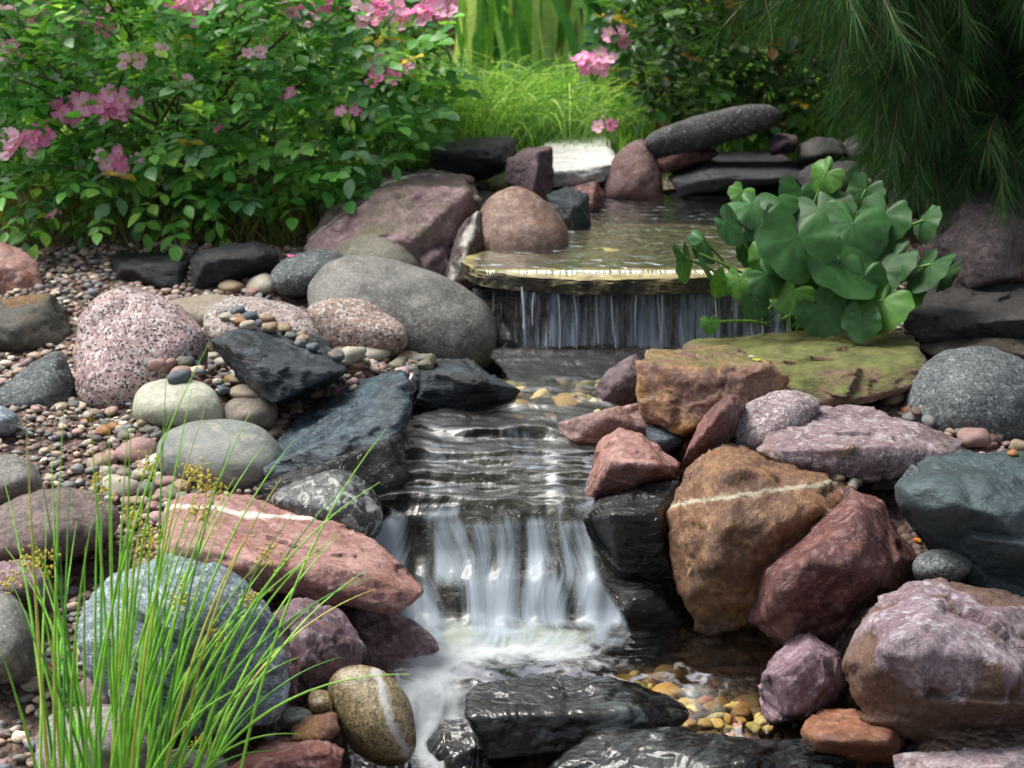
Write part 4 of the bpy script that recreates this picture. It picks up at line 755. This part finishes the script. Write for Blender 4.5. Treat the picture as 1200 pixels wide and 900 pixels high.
# roses
def flower_mesh(seed, nP=5, colA=(238, 120, 178), colB=(252, 196, 220)):
    rg = np.random.default_rng(seed); VV, FF, CC = [], [], []; A, Bc = np.array(S(*colA)[:3]), np.array(S(*colB)[:3]); k = 0
    for ring, (npet, r, cup) in enumerate([(nP, 1.0, .35), (4, .62, .75)] if seed % 2 else [(nP, 1.0, .3)]):
        for j in range(npet):
            a = 2 * math.pi * (j + .5 * ring) / npet + rg.normal(0, .12); rr = r * rg.uniform(.85, 1.1); nu, nv = 5, 5; cu = cup + rg.normal(0, .15)
            for iu in range(nu):
                for iv in range(nv):
                    t = iv / (nv - 1); w = (iu / (nu - 1) - .5) * 2; wid = .62 * math.sin(min(1, t * .9 + .12) * math.pi * .62) * rr
                    rad = t * rr * (1 - .10 * w * w + .05 * (abs(w) < .3) * -1); x0, y0 = rad, w * wid * .62
                    z0 = cu * rad * rad * .8 + .10 * w * w * rr + .04 * math.sin(w * 4 + j); VV.append((x0 * math.cos(a) - y0 * math.sin(a), x0 * math.sin(a) + y0 * math.cos(a), z0 + ring * .04))
                    q = min(1, t * 1.05) ** 1.2; CC.append(Bc * (1 - q) * 1 + A * q if t > .15 else Bc)
            for iu in range(nu - 1):
                for iv in range(nv - 1): b = k + iu * nv + iv; FF.append((b, b + nv, b + nv + 1, b + 1))
            k += nu * nv
    me = mesh_np('flower', VV, FF); vcol(me, CC); me.materials.append(PM); return me
FL = [flower_mesh(i, colA=[(244, 140, 200), (238, 118, 186), (248, 170, 212), (252, 214, 232)][i % 4], colB=[(252, 214, 230), (250, 190, 216), (255, 235, 240)][i % 3]) for i in range(8)]
_U, _Fi = ico(2); CEN = mesh_np('flower_centre', _U * [.16, .16, .1] + [0, 0, .08], _Fi); CEN.materials.append(flat_mat('stamens', S(196, 160, 60)))
_tm, _tf = ico(2); BUD = mesh_np('bud', _tm * [.3, .3, .5], _tf); BUD.materials.append(flat_mat('bud_pink', S(222, 130, 160)))
def put_flower(root, px, py, D, wpx, pale=False, rg=random):
    loc = P(px, py, D); s = wpx / FPX * D * .5; o = bpy.data.objects.new('flower', FL[rg.choice([3, 7] if pale else [0, 1, 2, 4, 5, 6])]); scene.collection.objects.link(o)
    d = Vector((rg.gauss(0, .5), -1 + rg.gauss(0, .3), .7 + rg.gauss(0, .4))).normalized(); o.rotation_mode = 'QUATERNION'; o.rotation_quaternion = d.to_track_quat('Z', 'Y')
    o.parent = root; o.location = Vector(loc) - root.location; o.scale = (s, s, s)
    cn = bpy.data.objects.new('flower_centre', CEN); scene.collection.objects.link(cn); cn.parent = o
def rose(label, base, region, canes_n, leaves_n, cols, clusters, seed, size=.041, p=None, group=None, extra=None):
    """region(rg) -> world point inside the bush volume"""
    rg = np.random.default_rng(seed); root = empty('rose_bush', base, label, 'shrub', group); b = np.array(base)
    pts = np.array([region(rg) for _ in range(leaves_n)]); out = nrm(pts - (b + [0, .15, .25])); dirs = out * .8 + rg.normal(0, .5, pts.shape) + [0, -.25, -.05]
    (B, Dd, Uu, L, Wd, C), st = compound(pts, dirs, rg, size, cols, p)
    me = leaves(B - b, Dd, Uu, L, Wd, C, 'foliage', fold=.22, curl=.18, prof=[.05, .8, 1.0, .7, .0]); fo = link('foliage', me, LM, root)
    pa, ra = [], []
    for q in st[::2]: pa.append(bez(q[0] - b, (q[0] + q[1]) / 2 - b + [0, 0, .004], q[1] - b, 3)); ra.append([.0012, .0008])
    tag(link('leaf_stalks', tubes(pa, ra, 3), STEMG, root), kind='stuff')
    pa, ra = [], []
    for i in range(canes_n):
        e = pts[rg.integers(len(pts))]; m = (b + e) / 2 + [rg.normal(0, .06), rg.normal(0, .05), .12]; s0 = b + [rg.normal(0, .16), rg.normal(0, .08), -.02]
        cane = bez(s0 - b, m - b, e - b, 10); pa.append(cane); ra.append([rg.uniform(.004, .008), .0022])
        for _ in range(2):
            t = rg.uniform(.4, .9); j = int(t * 9); f = pts[rg.integers(len(pts))]; q = cane[j] + b
            if np.linalg.norm(f - q) < .35: pa.append(bez(q - b, (q + f) / 2 - b + [0, 0, .03], f - b, 6)); ra.append([.0025, .0012])
    link('canes', tubes(pa, ra, 6), flat_mat('cane', S(82, 66, 44)), root)
    pa = []
    for (cx, cyy, D, n, w, spread, pale) in clusters:
        n = n + (2 if n > 2 else 0); w = w * 1.0; spread *= 1.2
        cen = P(cx, cyy + spread * 1.6, D + .04); pa.append(bez(P(cx + 6, cyy + spread * 3 + 20, D + .12) - b, cen - b + [0, 0, .01], cen - b, 5))
        for k in range(n):
            a = k * 2.4 + rg.uniform(0, .6); r = spread * math.sqrt((k + .3) / max(n, 1)); fx, fy = cx + r * math.cos(a) * 1.35, cyy + r * math.sin(a) * .8; DD = D + rg.uniform(-.02, .02)
            put_flower(root, fx, fy, DD, w * rg.uniform(.8, 1.15), pale if isinstance(pale, bool) else rg.random() < pale); pa.append(bez(cen - b, cen - b + [0, 0, .01], P(fx, fy, DD + .01) - b, 4))
        for k in range(4):
            fx, fy = cx + rg.normal(0, spread * 1.4), cyy + rg.normal(0, spread * .9); o = bpy.data.objects.new('bud', BUD); scene.collection.objects.link(o); o.parent = root
            o.location = Vector(P(fx, fy, D + .02)) - root.location; s = rg.uniform(.006, .012); o.scale = (s, s, s); pa.append(bez(cen - b, cen - b + [0, 0, .01], P(fx, fy, D + .02) - b, 4))
    if pa: tag(link('flower_stalks', tubes(pa, [[.0014, .001]] * len(pa), 4), STEMG, root), kind='stuff')
    return root
RC = [(78, 138, 66), (98, 164, 70), (124, 184, 88), (66, 120, 64), (158, 204, 92), (138, 182, 136), (200, 180, 64)]
def reg_left(rg):
    while True:
        px = rg.uniform(-60, 500); py = rg.uniform(-70, 285); D = rg.uniform(4.65, 5.55)
        low = np.interp(px, [-60, 60, 130, 330, 400, 440, 480, 505], [275, 262, 262, 232, 225, 205, 150, 95]) + rg.normal(0, 7)
        if py > low: continue
        if px > 390 and py < 40 and D < 5: continue
        w = P(px, py, D)
        if w[2] < bank(w[1]) + .05: continue
        return w
RCs = [(70, 116, 46), (96, 142, 56), (120, 160, 66), (52, 92, 44), (90, 134, 80)]
rose('large rose bush with clusters of pink flowers on the left', (P(200, 288, 5.0)[0], 5.0, float(bank(5.0))), reg_left, 26, 2250, RC,
     [(80,128,4.66,4,26,12,False),(136,126,4.66,6,28,18,False),(30,166,4.64,5,30,17,.2),(136,188,4.66,5,22,17,.3),(225,8,4.7,4,30,14,.2),(90,18,4.9,7,24,26,.2),(30,18,4.9,4,22,18,.3),
      (352,14,4.7,3,24,13,.4),(456,82,4.75,6,24,17,.3),(440,10,4.8,6,22,20,.4),(488,12,4.85,5,24,18,.2),(522,12,4.9,3,26,12,.1),(158,68,4.66,2,26,10,True),(338,108,4.66,1,18,4,.5),(353,174,4.66,1,16,4,.5),(300,60,4.66,2,18,8,.6),(185,58,4.66,1,20,4,True),(60,250,4.66,1,14,4,.5),(410,130,4.62,2,18,8,.5),(255,150,4.64,1,16,4,.6),(12,60,4.66,3,22,12,.4),(215,92,4.68,1,18,5,True),
      (270,8,4.9,2,20,12,.3),(376,10,4.8,3,20,12,.3)], 21, p=[.24, .24, .18, .12, .12, .09, .01])
def reg_right(rg):
    while True:
        px = rg.uniform(722, 985); py = rg.uniform(-80, 168); D = rg.uniform(5.5, 6.5)
        low = np.interp(px, [720, 760, 800, 860, 960], [60, 118, 140, 150, 165]); hi = np.interp(px, [720, 745, 800], [40, -10, -90])
        if py > low + rg.normal(0, 6) or py < hi: continue
        return P(px, py, D)
rose('dark rose shrub with few pink flowers behind the long stone', (P(890, 165, 6.0)[0], 6.0, .49), reg_right, 22, 1100, [(44,82,36),(60,104,42),(34,62,32),(84,124,48),(110,82,44),(170,150,40)],
     [(697,72,5.5,5,22,13,False),(725,44,5.5,3,22,9,.3),(1060-350,146,5.4,2,16,7,.2)], 22, size=.042, p=[.3, .25, .2, .17, .05, .03])
# blades
def blades(name, base, tip, mid, w, cols, root=None, mat=None, loc=(0, 0, 0), n=7, tw=0.0):
    """arching blades: arrays base, mid, tip (N,3)"""
    N_ = len(base); t = np.linspace(0, 1, n)[None, :, None]; C = (1 - t) ** 2 * base[:, None] + 2 * t * (1 - t) * mid[:, None] + t * t * tip[:, None]
    tg = nrm(np.gradient(C, axis=1)); view = np.array([0, 1, .3]); s = nrm(np.cross(tg, np.broadcast_to(view, tg.shape))); rg = np.random.default_rng(3)
    yaw = rg.uniform(-.8, .8, (N_, 1, 1)); s = nrm(s + yaw * view)
    wd = (w[:, None] * np.clip(np.interp(np.linspace(0, 1, n), [0, .3, .8, 1], [.7, 1, .65, .05]), 0, 1)[None])[..., None] * .5
    V = np.stack([C - s * wd, C + s * wd], 2).reshape(N_, -1, 3) - np.array(loc); F = np.array([(2 * i, 2 * i + 1, 2 * i + 3, 2 * i + 2) for i in range(n - 1)])
    F = (F[None] + (np.arange(N_) * 2 * n)[:, None, None]).reshape(-1, 4); me = mesh_np(name, V.reshape(-1, 3), F); vcol(me, np.repeat(cols, 2 * n, 0)); return link(name, me, mat or GRM, root)
def grass_clump(label, px, D, n, h, spread, cols, w, seed, name='grass_clump', cat='ornamental grass', group=None, lean=.5, arch=.6, z=None):
    rg = np.random.default_rng(seed); zz = float(bank(D)) if z is None else z; b = np.array([X(px, D, zz), D, zz]); root = empty(name, b, label, cat, group)
    base = b + np.stack([rg.normal(0, spread * .3, n), rg.normal(0, spread * .3, n), np.zeros(n)], 1); a = rg.uniform(0, 6.28, n); hh = h * rg.uniform(.6, 1.1, n); out = spread * rg.uniform(.2, 1.3, n) * (1 + lean)
    tip = base + np.stack([np.cos(a) * out, np.sin(a) * out * .8, hh * (1 - arch * rg.uniform(.0, 1, n) ** 1.5)], 1); mid = base + np.stack([np.cos(a) * out * .35, np.sin(a) * out * .3, hh * 1.05], 1)
    blades('blades', base, tip, mid, rg.uniform(.6, 1.2, n) * w, pick(cols, n, rg), root, loc=b); return root
GC1 = [(136, 182, 98), (160, 202, 124), (116, 164, 86), (190, 216, 164), (100, 148, 86)]
for i, (px, D, n, h, sp, lb) in enumerate([(480, 5.55, 520, .25, .17, 'fine green grass tuft at the right edge of the roses'), (560, 5.65, 800, .30, .22, 'tallest fine grass tuft arching behind the charcoal rock'),
        (650, 5.75, 800, .28, .22, 'fine grass tuft arching behind the white topped slab'), (725, 5.95, 500, .22, .2, 'low fine grass tuft in front of the dark shrub'), (415, 5.9, 400, .24, .2, 'fine grass tuft mostly hidden behind the roses')]):
    grass_clump(lb, px, D, n, h, sp, GC1, .0035, 60 + i, group='fine grass tufts behind the rim', arch=.75)
IC = [(112, 168, 84), (140, 190, 104), (168, 208, 136), (92, 146, 92), (204, 222, 176)]
for i, (px, D, n, h, sp, lb, cc) in enumerate([(560, 6.9, 30, .85, .16, 'strap leaved clump left of the three behind the grass', IC), (630, 7.2, 46, .95, .18, 'strap leaved clump in the middle behind the grass', IC),
        (720, 7.0, 40, .9, .2, 'bluish strap leaved clump on the right behind the grass', [(100,156,96),(120,176,120),(88,142,88),(150,200,130)]), (790, 7.4, 40, 1.0, .22, 'strap leaved clump behind the dark rose shrub', IC)]):
    grass_clump(lb, px, D, n, h, sp, cc, .038, 80 + i, name='strap_leaf_plant', cat='plant', group='strap leaved plants behind the grass', lean=1.6, arch=.55)
rg = np.random.default_rng(9)
n = 16000; bx = rg.uniform(-3, 3.2, n); by = rg.uniform(5.45, 8.2, n); base = np.stack([bx, by, ground_z(bx, by) - .005], 1); hh = rg.uniform(.05, .13, n)
tip = base + np.stack([rg.normal(0, .03, n), rg.normal(0, .03, n), hh], 1); mid = base + np.stack([rg.normal(0, .008, n), rg.normal(0, .008, n), hh * .7], 1)
tag(blades('lawn_grass', base, tip, mid, rg.uniform(.004, .009, n), pick(GC1 + [(130, 180, 60)], n, rg), n=4), kind='stuff')
n = 1500; bx = rg.uniform(-1.7, -.45, n); by = rg.uniform(4.75, 5.3, n); base = np.stack([bx, by, ground_z(bx, by) - .005], 1); hh = rg.uniform(.03, .12, n)
tip = base + np.stack([rg.normal(0, .03, n), rg.normal(0, .03, n), hh], 1)
tag(blades('weedy_grass', base, tip, (base + tip) / 2 + [0, 0, .02], rg.uniform(.003, .006, n), pick([(120, 130, 60), (90, 120, 50), (150, 140, 80)], n, rg), n=4), kind='stuff')

# broad leaved plant
def broad_leaf_mesh(R0, seed, colr):
    rg = np.random.default_rng(seed); na, nr_ = 72, 9; th = np.linspace(-math.pi, math.pi, na); V, C = [], []; F = []
    ph = rg.uniform(0, 6, 4); cup = rg.uniform(-.6, .1); fold = rg.uniform(-.02, .10)
    veins = np.linspace(-2.5, 2.5, 9)
    for i in range(nr_):
        t = i / (nr_ - 1)
        for a in th:
            notch = np.clip((abs(a) - 2.55) / .55, 0, 1) ** 1.5; rim = 1 + .16 * math.exp(-(a / .4) ** 2) + .03 * math.sin(11 * a + ph[0]) + .04 * math.sin(5 * a + ph[1]) + .08 * math.cos(a)
            r = R0 * t * rim * (1 - .78 * notch); x, y = r * math.sin(a) * 1.12, r * math.cos(a)
            vd = np.exp(-((a - veins) / .07) ** 2).max() * (t > .05)
            z = R0 * (cup * t * t * .5 + fold * abs(x / R0) * .6 + t * t * (.08 * math.sin(3 * a + ph[2]) + .03 * math.sin(7 * a + ph[3])) - .010 * vd * t * (1 - t) * 2 - .15 * t * t * max(0, math.cos(a)))
            V.append((x, y, z)); br_ = 1.0 if (t > .95 and pn(np.array([[a * 1.7 + seed * 3.1, t * 4, seed]]))[0] > .45) else 0.0; C.append((np.array(colr) * (1 + .35 * vd * (1 - .5 * t)) * (1 + .1 * math.sin(a * 5 + t * 9))) * (1 - br_) + np.array([.16, .10, .04]) * br_)
    for i in range(nr_ - 1):
        for j in range(na - 1): b = i * na + j; F.append((b, b + 1, b + na + 1, b + na))
    me = mesh_np('leaf', V, F); vcol(me, C); return me
BLM = leaf_mat('broad_leaf', rough=.55, trans=.2)
def broad_plant():
    D0 = 4.13; b = P(925, 392, D0); b[2] = .33; root = empty('broad_leaved_plant', b, 'broad leaved green plant beside the upper waterfall', 'plant')
    L = [ # px, py, D, diameter px, yaw, pitch (0 = facing up, 90 = facing the camera)
     (935,278,3.9,92,-10,58,0),(1000,262,4.05,88,25,50,0),(960,246,4.15,80,5,62,1),(968,203,4.2,44,30,75,2),(1036,252,4.1,64,30,48,0),(1082,258,4.1,50,60,60,0),(985,306,3.92,104,-15,45,1),(1035,352,3.86,74,15,62,2),
     (852,262,4.0,52,-60,50,3),(818,297,3.95,56,-70,45,3),(866,328,3.9,42,10,75,2),(880,240,4.15,56,-40,35,3),(912,232,4.2,48,-20,30,1),(900,300,3.95,50,20,70,2),(848,330,3.92,34,-30,70,2),(1050,300,4.0,70,40,55,1),
     (1090,310,3.95,66,70,35,1),(1110,318,4.0,48,80,40,1),(962,362,3.85,62,-10,60,1),(930,340,3.9,54,20,60,2),(990,352,3.95,56,0,50,1),(832,378,3.86,26,-30,75,2),(870,225,4.25,30,-10,60,2),(1015,222,4.25,50,10,60,1),
     (802,302,4.0,50,-70,60,3),(824,282,4.05,52,-50,55,3),(885,352,3.84,44,-20,75,1),(1010,374,3.8,50,15,72,0),(900,322,3.88,50,-15,66,0),(1012,324,3.88,64,15,66,0),
     (1030,318,3.98,60,30,45,1),(900,262,4.1,56,0,50,1),(945,322,3.98,70,-20,50,1),(1068,345,3.98,40,40,50,2),(940,225,4.3,60,-20,60,1),(880,290,4.1,46,-30,60,1)]
    cols = [(48,90,42), (40,78,34), (70,114,40), (64,104,62)]
    for i, (px, py, D, w, yaw, pitch, ci) in enumerate(L):
        D = 3.86 + (D - 3.8) * .5
        r0 = w / FPX * D * random.uniform(.44, .5); me = broad_leaf_mesh(r0, i, S(*cols[ci])[:3]); o = link('leaf', me, BLM, root); q = P(px, py, D)
        if D > 4.05 or True: pass
        o.location = q - b; rz = R(-yaw + random.uniform(-22, 22)); pitch += random.uniform(-22, 8)
        o.rotation_euler = (Matrix.Rotation(rz, 3, 'Z') @ Matrix.Rotation(R(min(88, pitch + 12)), 3, 'X') @ Matrix.Rotation(math.pi + random.uniform(-.7, .7), 3, 'Z')).to_euler()
        s = b + np.array([random.gauss(0, .05), random.gauss(0, .03), -.01]); m = (s + q) / 2 + np.array([(s - q)[0] * .25, 0, .02])
        st = link('stem', tubes([bez(s - b, m - b, q - b, 10)], [[.0045, .0028]], 7), STEM2, root)
STEM2 = flat_mat('pale_green_stem', S(104, 146, 62), .4)
broad_plant()
grass_clump('tiny bright green sprig among the dark stones', 1012, 4.85, 16, .07, .05, [(120,190,60)], .012, 300, name='sprig', cat='seedling', z=.43)

# pine
def pine():
    rg = np.random.default_rng(12); base = np.array([1.75, 5.4, float(bank(5.4))]); root = empty('pine_tree', base, 'dark long needled pine hanging over the upper right', 'tree')
    tr = bez([0, 0, -.05], [.03, 0, 1.5], [-.05, .05, 3.4], 14); link('trunk', tubes([tr], [[.11, .04]], 12), BARK, root)
    shoots = []
    bp, br = [], []
    def limb(z0, tgt, droop):
        s = tr[int(np.clip(z0 / 3.4 * 13, 0, 13))]; e = np.array(tgt) - base; m = (s + e) / 2 + [0, 0, .18]; pth = bez(s, m, e, 14); bp.append(pth); br.append([.022, .005])
        for i in range(3, 14):
            for _ in range(4):
                q = pth[i]; dv = nrm(pth[i] - pth[i - 1]) * .6 + rg.normal(0, .5, 3); dv[2] -= droop; dv = dv / np.linalg.norm(dv); ln = rg.uniform(.12, .26)
                e2 = q + dv * ln + [0, 0, -.05]; sub = bez(q, q + dv * ln * .5 + [0, 0, .01], e2, 6); bp.append(sub); br.append([.004, .002]); shoots.append(sub)
    targets = []
    for _ in range(58):
        px = rg.uniform(1060, 1300); py = rg.uniform(-260, np.interp(px, [1060, 1090, 1120, 1200, 1290], [60, 120, 140, 130, 120])); D = rg.uniform(4.35, 5.3)
        if px < 1010 and D > 4.8: D -= .3
        targets.append((rg.uniform(.8, 2.8), P(px, py, D)))
    for (px, py, D) in [(965,-50,4.25),(1010,-40,4.3),(1050,0,4.4),(1080,80,4.5),(1095,140,4.55),(1090,170,4.5),(1120,185,4.5),(930,-40,4.5)]: targets.append((1.0, P(px, py, D)))
    for _ in range(46):
        targets.append((2.2, np.array([rg.uniform(.45, 1.6), rg.uniform(3.3, 4.9), rg.uniform(1.5, 2.1)])))
    for z0, tg in targets: limb(max(.5, tg[2] - base[2] + .25), tg, .45)
    link('branches', tubes(bp, br, 5), BARK, root)
    B, T, Mi, Wd = [], [], [], []
    for sh in shoots:
        n = 150
        t = rg.uniform(.1, 1, n); k = (t * 4.999).astype(int); f = (t * 5 - k)[:, None]; q = sh[k] * (1 - f) + sh[np.minimum(k + 1, 5)] * f; ax = nrm(sh[-1] - sh[0])
        dv = nrm(ax[None] * .9 + rg.normal(0, .42, (n, 3)) + [0, 0, -.25]); ln = rg.uniform(.07, .12, n)[:, None]
        B.append(q); Mi.append(q + dv * ln * .5); T.append(q + dv * ln + [0, 0, -.018]); 
    B, T, Mi = map(np.concatenate, (B, T, Mi)); n = len(B); cols = pick([(42, 82, 40), (54, 100, 44), (34, 66, 36), (80, 128, 54), (96, 88, 44)], n, rg, .2, [.34, .26, .22, .15, .03])
    blades('needles', B + base, T + base, Mi + base, np.full(n, .0014), cols, root, NM, loc=base, n=3); print('needles', n)
pine()

# rushes in the foreground
def rushes():
    rg = np.random.default_rng(31); D0 = 2.36; b = P(120, 985, D0); b[2] = .03; root = empty('rush_clump', b, 'tall green rush clump with yellow seed heads at the lower left', 'rush')
    rm = flat_mat('rush_stem', S(136, 198, 70), .4); rm2 = flat_mat('rush_stem_dark', S(84, 146, 58), .4); rm3 = flat_mat('rush_stem_yellow', S(190, 190, 90), .5)
    tips = [(30,480),(48,555),(28,600),(75,478),(150,500),(82,560),(4,560),(130,545),(182,515),(120,520),(246,400),(200,480),(225,455),(240,480),(300,470),(310,520),(345,515),(345,600),(318,655),(452,503),(445,565),(415,560),(400,625),(378,645),(430,668),(436,676),(440,690),
            (372,705),(350,770),(400,770),(350,745),(320,690),(285,690),(260,640),(250,700),(215,640),(232,590),(200,610),(175,560),(165,620),(155,600),(140,650),(110,600),(100,640),(90,610),(70,640),(55,600),(40,650),(20,640),(10,700),(5,640),(0,760),(60,720),
            (195,440),(90,740),(130,700),(185,690),(210,720),(240,760),(300,740),(280,760),(340,800),(300,800),(250,820),(395,625),(330,560),(275,560),(265,600),(350,860),(320,880),(105,480),(128,470),(60,520),(35,700),(170,740),(140,760),(220,500),(270,520),(300,610),(155,470),(480,790)]
    heads = [(115,130+500-60),(225,505+50),(52,150+500+7),(170,640),(180,628),(235,563),(252,570),(38,656),(210,700),(293,700),(255,745),(237,870),(312,650),(175,545),(232,600),(160,605),(12,680)]
    def stem(tx, ty, D1, r0, arch, mat, bx=None):
        s = b + np.array([rg.normal(-.01, .07) if bx is None else bx, rg.normal(0, .04), -.02]); e = P(tx, ty, D1); m = s + (e - s) * .5 + np.array([-(e - s)[0] * arch, 0, .04 + abs((e - s)[0]) * .25])
        link('stem', tubes([bez(s - b, m - b, e - b, 16)], [[.0024, .0021, .0004]], 5), mat, root); return e
    for i, (tx, ty) in enumerate(tips):
        bx = (tx - 150) / FPX * 2.4 * .34 + rg.normal(0, .035)
        stem(tx, ty, D0 + rg.uniform(-.12, .22), 0, rg.uniform(.12, .28), [rm, rm2, rm, rm][i % 4] if i % 13 else rm3, bx)
    sm = flat_mat('rush_seed', S(186, 170, 70), .6)
    U, Fq = ico(1)
    hD = {}
    for (hx, hy) in heads:
        VV, FF, k = [], [], 0; D1 = D0 + rg.uniform(-.05, .12); c0 = P(hx, hy, D1); hD[(hx, hy)] = D1
        for _ in range(44):
            q = rg.normal(0, 1, 3) * [.008, .006, .009]; VV.append(U * rg.uniform(.0010, .0022) * [1, 1, 1.6] + q); FF.append(Fq + k * len(U)); k += 1
        o = link('flower_head', mesh_np('flower_head', np.concatenate(VV), np.concatenate(FF)), sm, root, loc=c0 - b)
        s = b + np.array([(hx - 150) / FPX * .7, 0, 0]); 
    # a few stems that carry the heads
    for (hx, hy) in heads: stem(hx, hy, hD[(hx, hy)], 0, .15, rm, (hx - 150) / FPX * 2.4 * .28)
rushes()

# fallen petals and leaves
rl = np.random.default_rng(77); LB, LD, LU, LL, LC = [], [], [], [], []
while len(LB) < 420:
    x, y = rl.uniform(-1.5, 1.3), rl.uniform(2.4, 5.1); ok, loc, nm, ob = drop(x, y)
    if not ok or ob.name != 'ground' or (np.interp(y, _cy, _xl) < x < np.interp(y, _cy, _xr)): continue
    LB.append([x, y, loc.z + .006]); a = rl.uniform(0, 6.3); LD.append([math.cos(a), math.sin(a), rl.normal(0, .2)]); LU.append([rl.normal(0, .3), rl.normal(0, .3), 1]); LL.append(rl.uniform(.008, .028)); LC.append(S(*[(120,84,50),(150,110,66),(92,70,48),(176,140,90),(70,96,44),(200,150,160)][rl.integers(6)])[:3])
LL = np.array(LL); me = leaves(np.array(LB), np.array(LD), np.array(LU), LL, LL * rl.uniform(.25, .6, len(LL)), np.array(LC), 'leaf_litter'); tag(link('leaf_litter', me, LM), kind='stuff')
def litter(px, py, w, colr, label, name):
    ok, loc, nm, ob = cast(px, py)
    if not ok: return
    s = w / FPX * (loc - Vector(CAM)).length; a = random.uniform(0, 6.3); B = np.zeros((1, 3)); me = leaves(B, np.array([[math.cos(a), math.sin(a), .15]]), np.array([[0, 0, 1.0]]), np.array([s]), np.array([s * .6]), np.array([S(*colr)[:3]]), name)
    o = link(name, me, LM, loc=loc + nm * .003); tag(o, label, 'fallen ' + name.split('_')[-1])
for a in [(340,303,18,(240,130,190),'bright pink petal fallen on the ground below the roses','fallen_petal'), (1071,632,14,(236,150,50),'orange leaf fallen beside the green slate','fallen_leaf'), (888,422,16,(196,200,90),'yellow green leaf fallen on the mossy slab','fallen_leaf'),
          (876,420,10,(230,226,210),'white petal fallen on the mossy slab','fallen_petal'), (110,494,16,(210,150,60),'orange leaf bit on the gravel near the granite boulder','fallen_leaf'), (86,408,18,(190,130,60),'brown leaf by the lichened boulder','fallen_leaf')]:
    litter(*a)

# ------------------------------------------------------------------ fence, hedge, far trees
def fence():
    y0 = 8.6; root = empty('wooden_fence', (0, y0, .5), 'reddish brown board fence behind the garden', 'fence'); t = NT('fence_board'); tc = t.n('TexCoord').outputs['Object']
    mp = t.n('Mapping', {'Vector': tc, 'Scale': (8, 1, .8)}).outputs[0]; cc = t.mix(t.noise(mp, 3, 6, .6), S(104, 72, 58), S(136, 98, 80))
    t.put(t.out.inputs[0], t.n('BsdfPrincipled', {'Base Color': cc, 'Roughness': .75}).outputs[0])
    bm = bmesh.new()
    def box(b_, x0, x1, ya, yb, z0, z1): 
        r = bmesh.ops.create_cube(b_, size=1); bmesh.ops.scale(b_, vec=(x1 - x0, yb - ya, z1 - z0), verts=r['verts']); bmesh.ops.translate(b_, vec=((x0 + x1) / 2, (ya + yb) / 2, (z0 + z1) / 2), verts=r['verts'])
    for i in range(60): box(bm, -4.5 + i * .15, -4.5 + i * .15 + .142, 0, .02, 0, 1.5 + random.uniform(-.01, .01))
    me = bpy.data.meshes.new('boards'); bm.to_mesh(me); bm.free(); link('boards', me, t.m, root)
    for i in range(4):
        bm = bmesh.new(); box(bm, -4.4 + i * 2.9, -4.3 + i * 2.9, .022, .12, -.1, 1.55); me = bpy.data.meshes.new('post'); bm.to_mesh(me); bm.free(); link('post', me, t.m, root)
fence()
def far_tree(label, x, y, h, r, seed, n=5200, cols=None):
    rg = np.random.default_rng(seed); z = .55; root = empty('broadleaf_tree', (x, y, z), label, 'tree', 'trees behind the garden'); link('trunk', tubes([bez([0, 0, -.1], [.1, 0, h * .4], [0, 0, h * .8], 10)], [[.16, .05]], 10), BARK, root)
    cl = [(rg.normal(0, r * .45), rg.normal(0, r * .35), rg.uniform(.12, 1) * h, rg.uniform(.25, .5) * r) for _ in range(26)]
    i = rg.integers(0, len(cl), n); cc = np.array(cl)[i]; q = cc[:, :3] + nrm(rg.normal(size=(n, 3))) * (cc[:, 3] * rg.uniform(.6, 1, n))[:, None]
    me = leaves(q, rg.normal(0, 1, (n, 3)) + [0, 0, -.3], rg.normal(0, .5, (n, 3)) + [0, 0, 1], rg.uniform(.1, .2, n), rg.uniform(.07, .13, n), pick(cols or [(52, 84, 36), (70, 106, 44), (40, 66, 34), (96, 128, 52)], n, rg), 'crown', prof=[.1, 1, 0]); link('crown', me, LM, root)
for i, (x, y, h, r, lb) in enumerate([(-4.2, 10.5, 4.5, 1.7, 'dense green tree behind the fence, far left'), (-1.9, 11.2, 5.2, 1.8, 'tall green tree behind the fence left of centre'), (.5, 10.6, 4.8, 1.8, 'green tree behind the fence in the middle'), (2.9, 11, 5.4, 2, 'tall green tree behind the fence on the right'), (5, 9.5, 5, 1.9, 'green tree far to the right behind the pine')]):
    far_tree(lb, x, y, h, r, 400 + i)
for i, (x, y, lb) in enumerate([(1.6, 7.4, 'dark leafy bush behind the rose shrub and pine'), (2.5, 6.9, 'dark leafy bush right behind the pine'), (-1.9, 6.9, 'leafy green bush behind the rose bush on the left')]):
    far_tree(lb, x, y, 1.5, .75, 450 + i, 2600, [(40,70,30),(56,92,38),(34,58,30)] if i < 2 else [(70,118,46),(90,140,54),(52,92,40)])
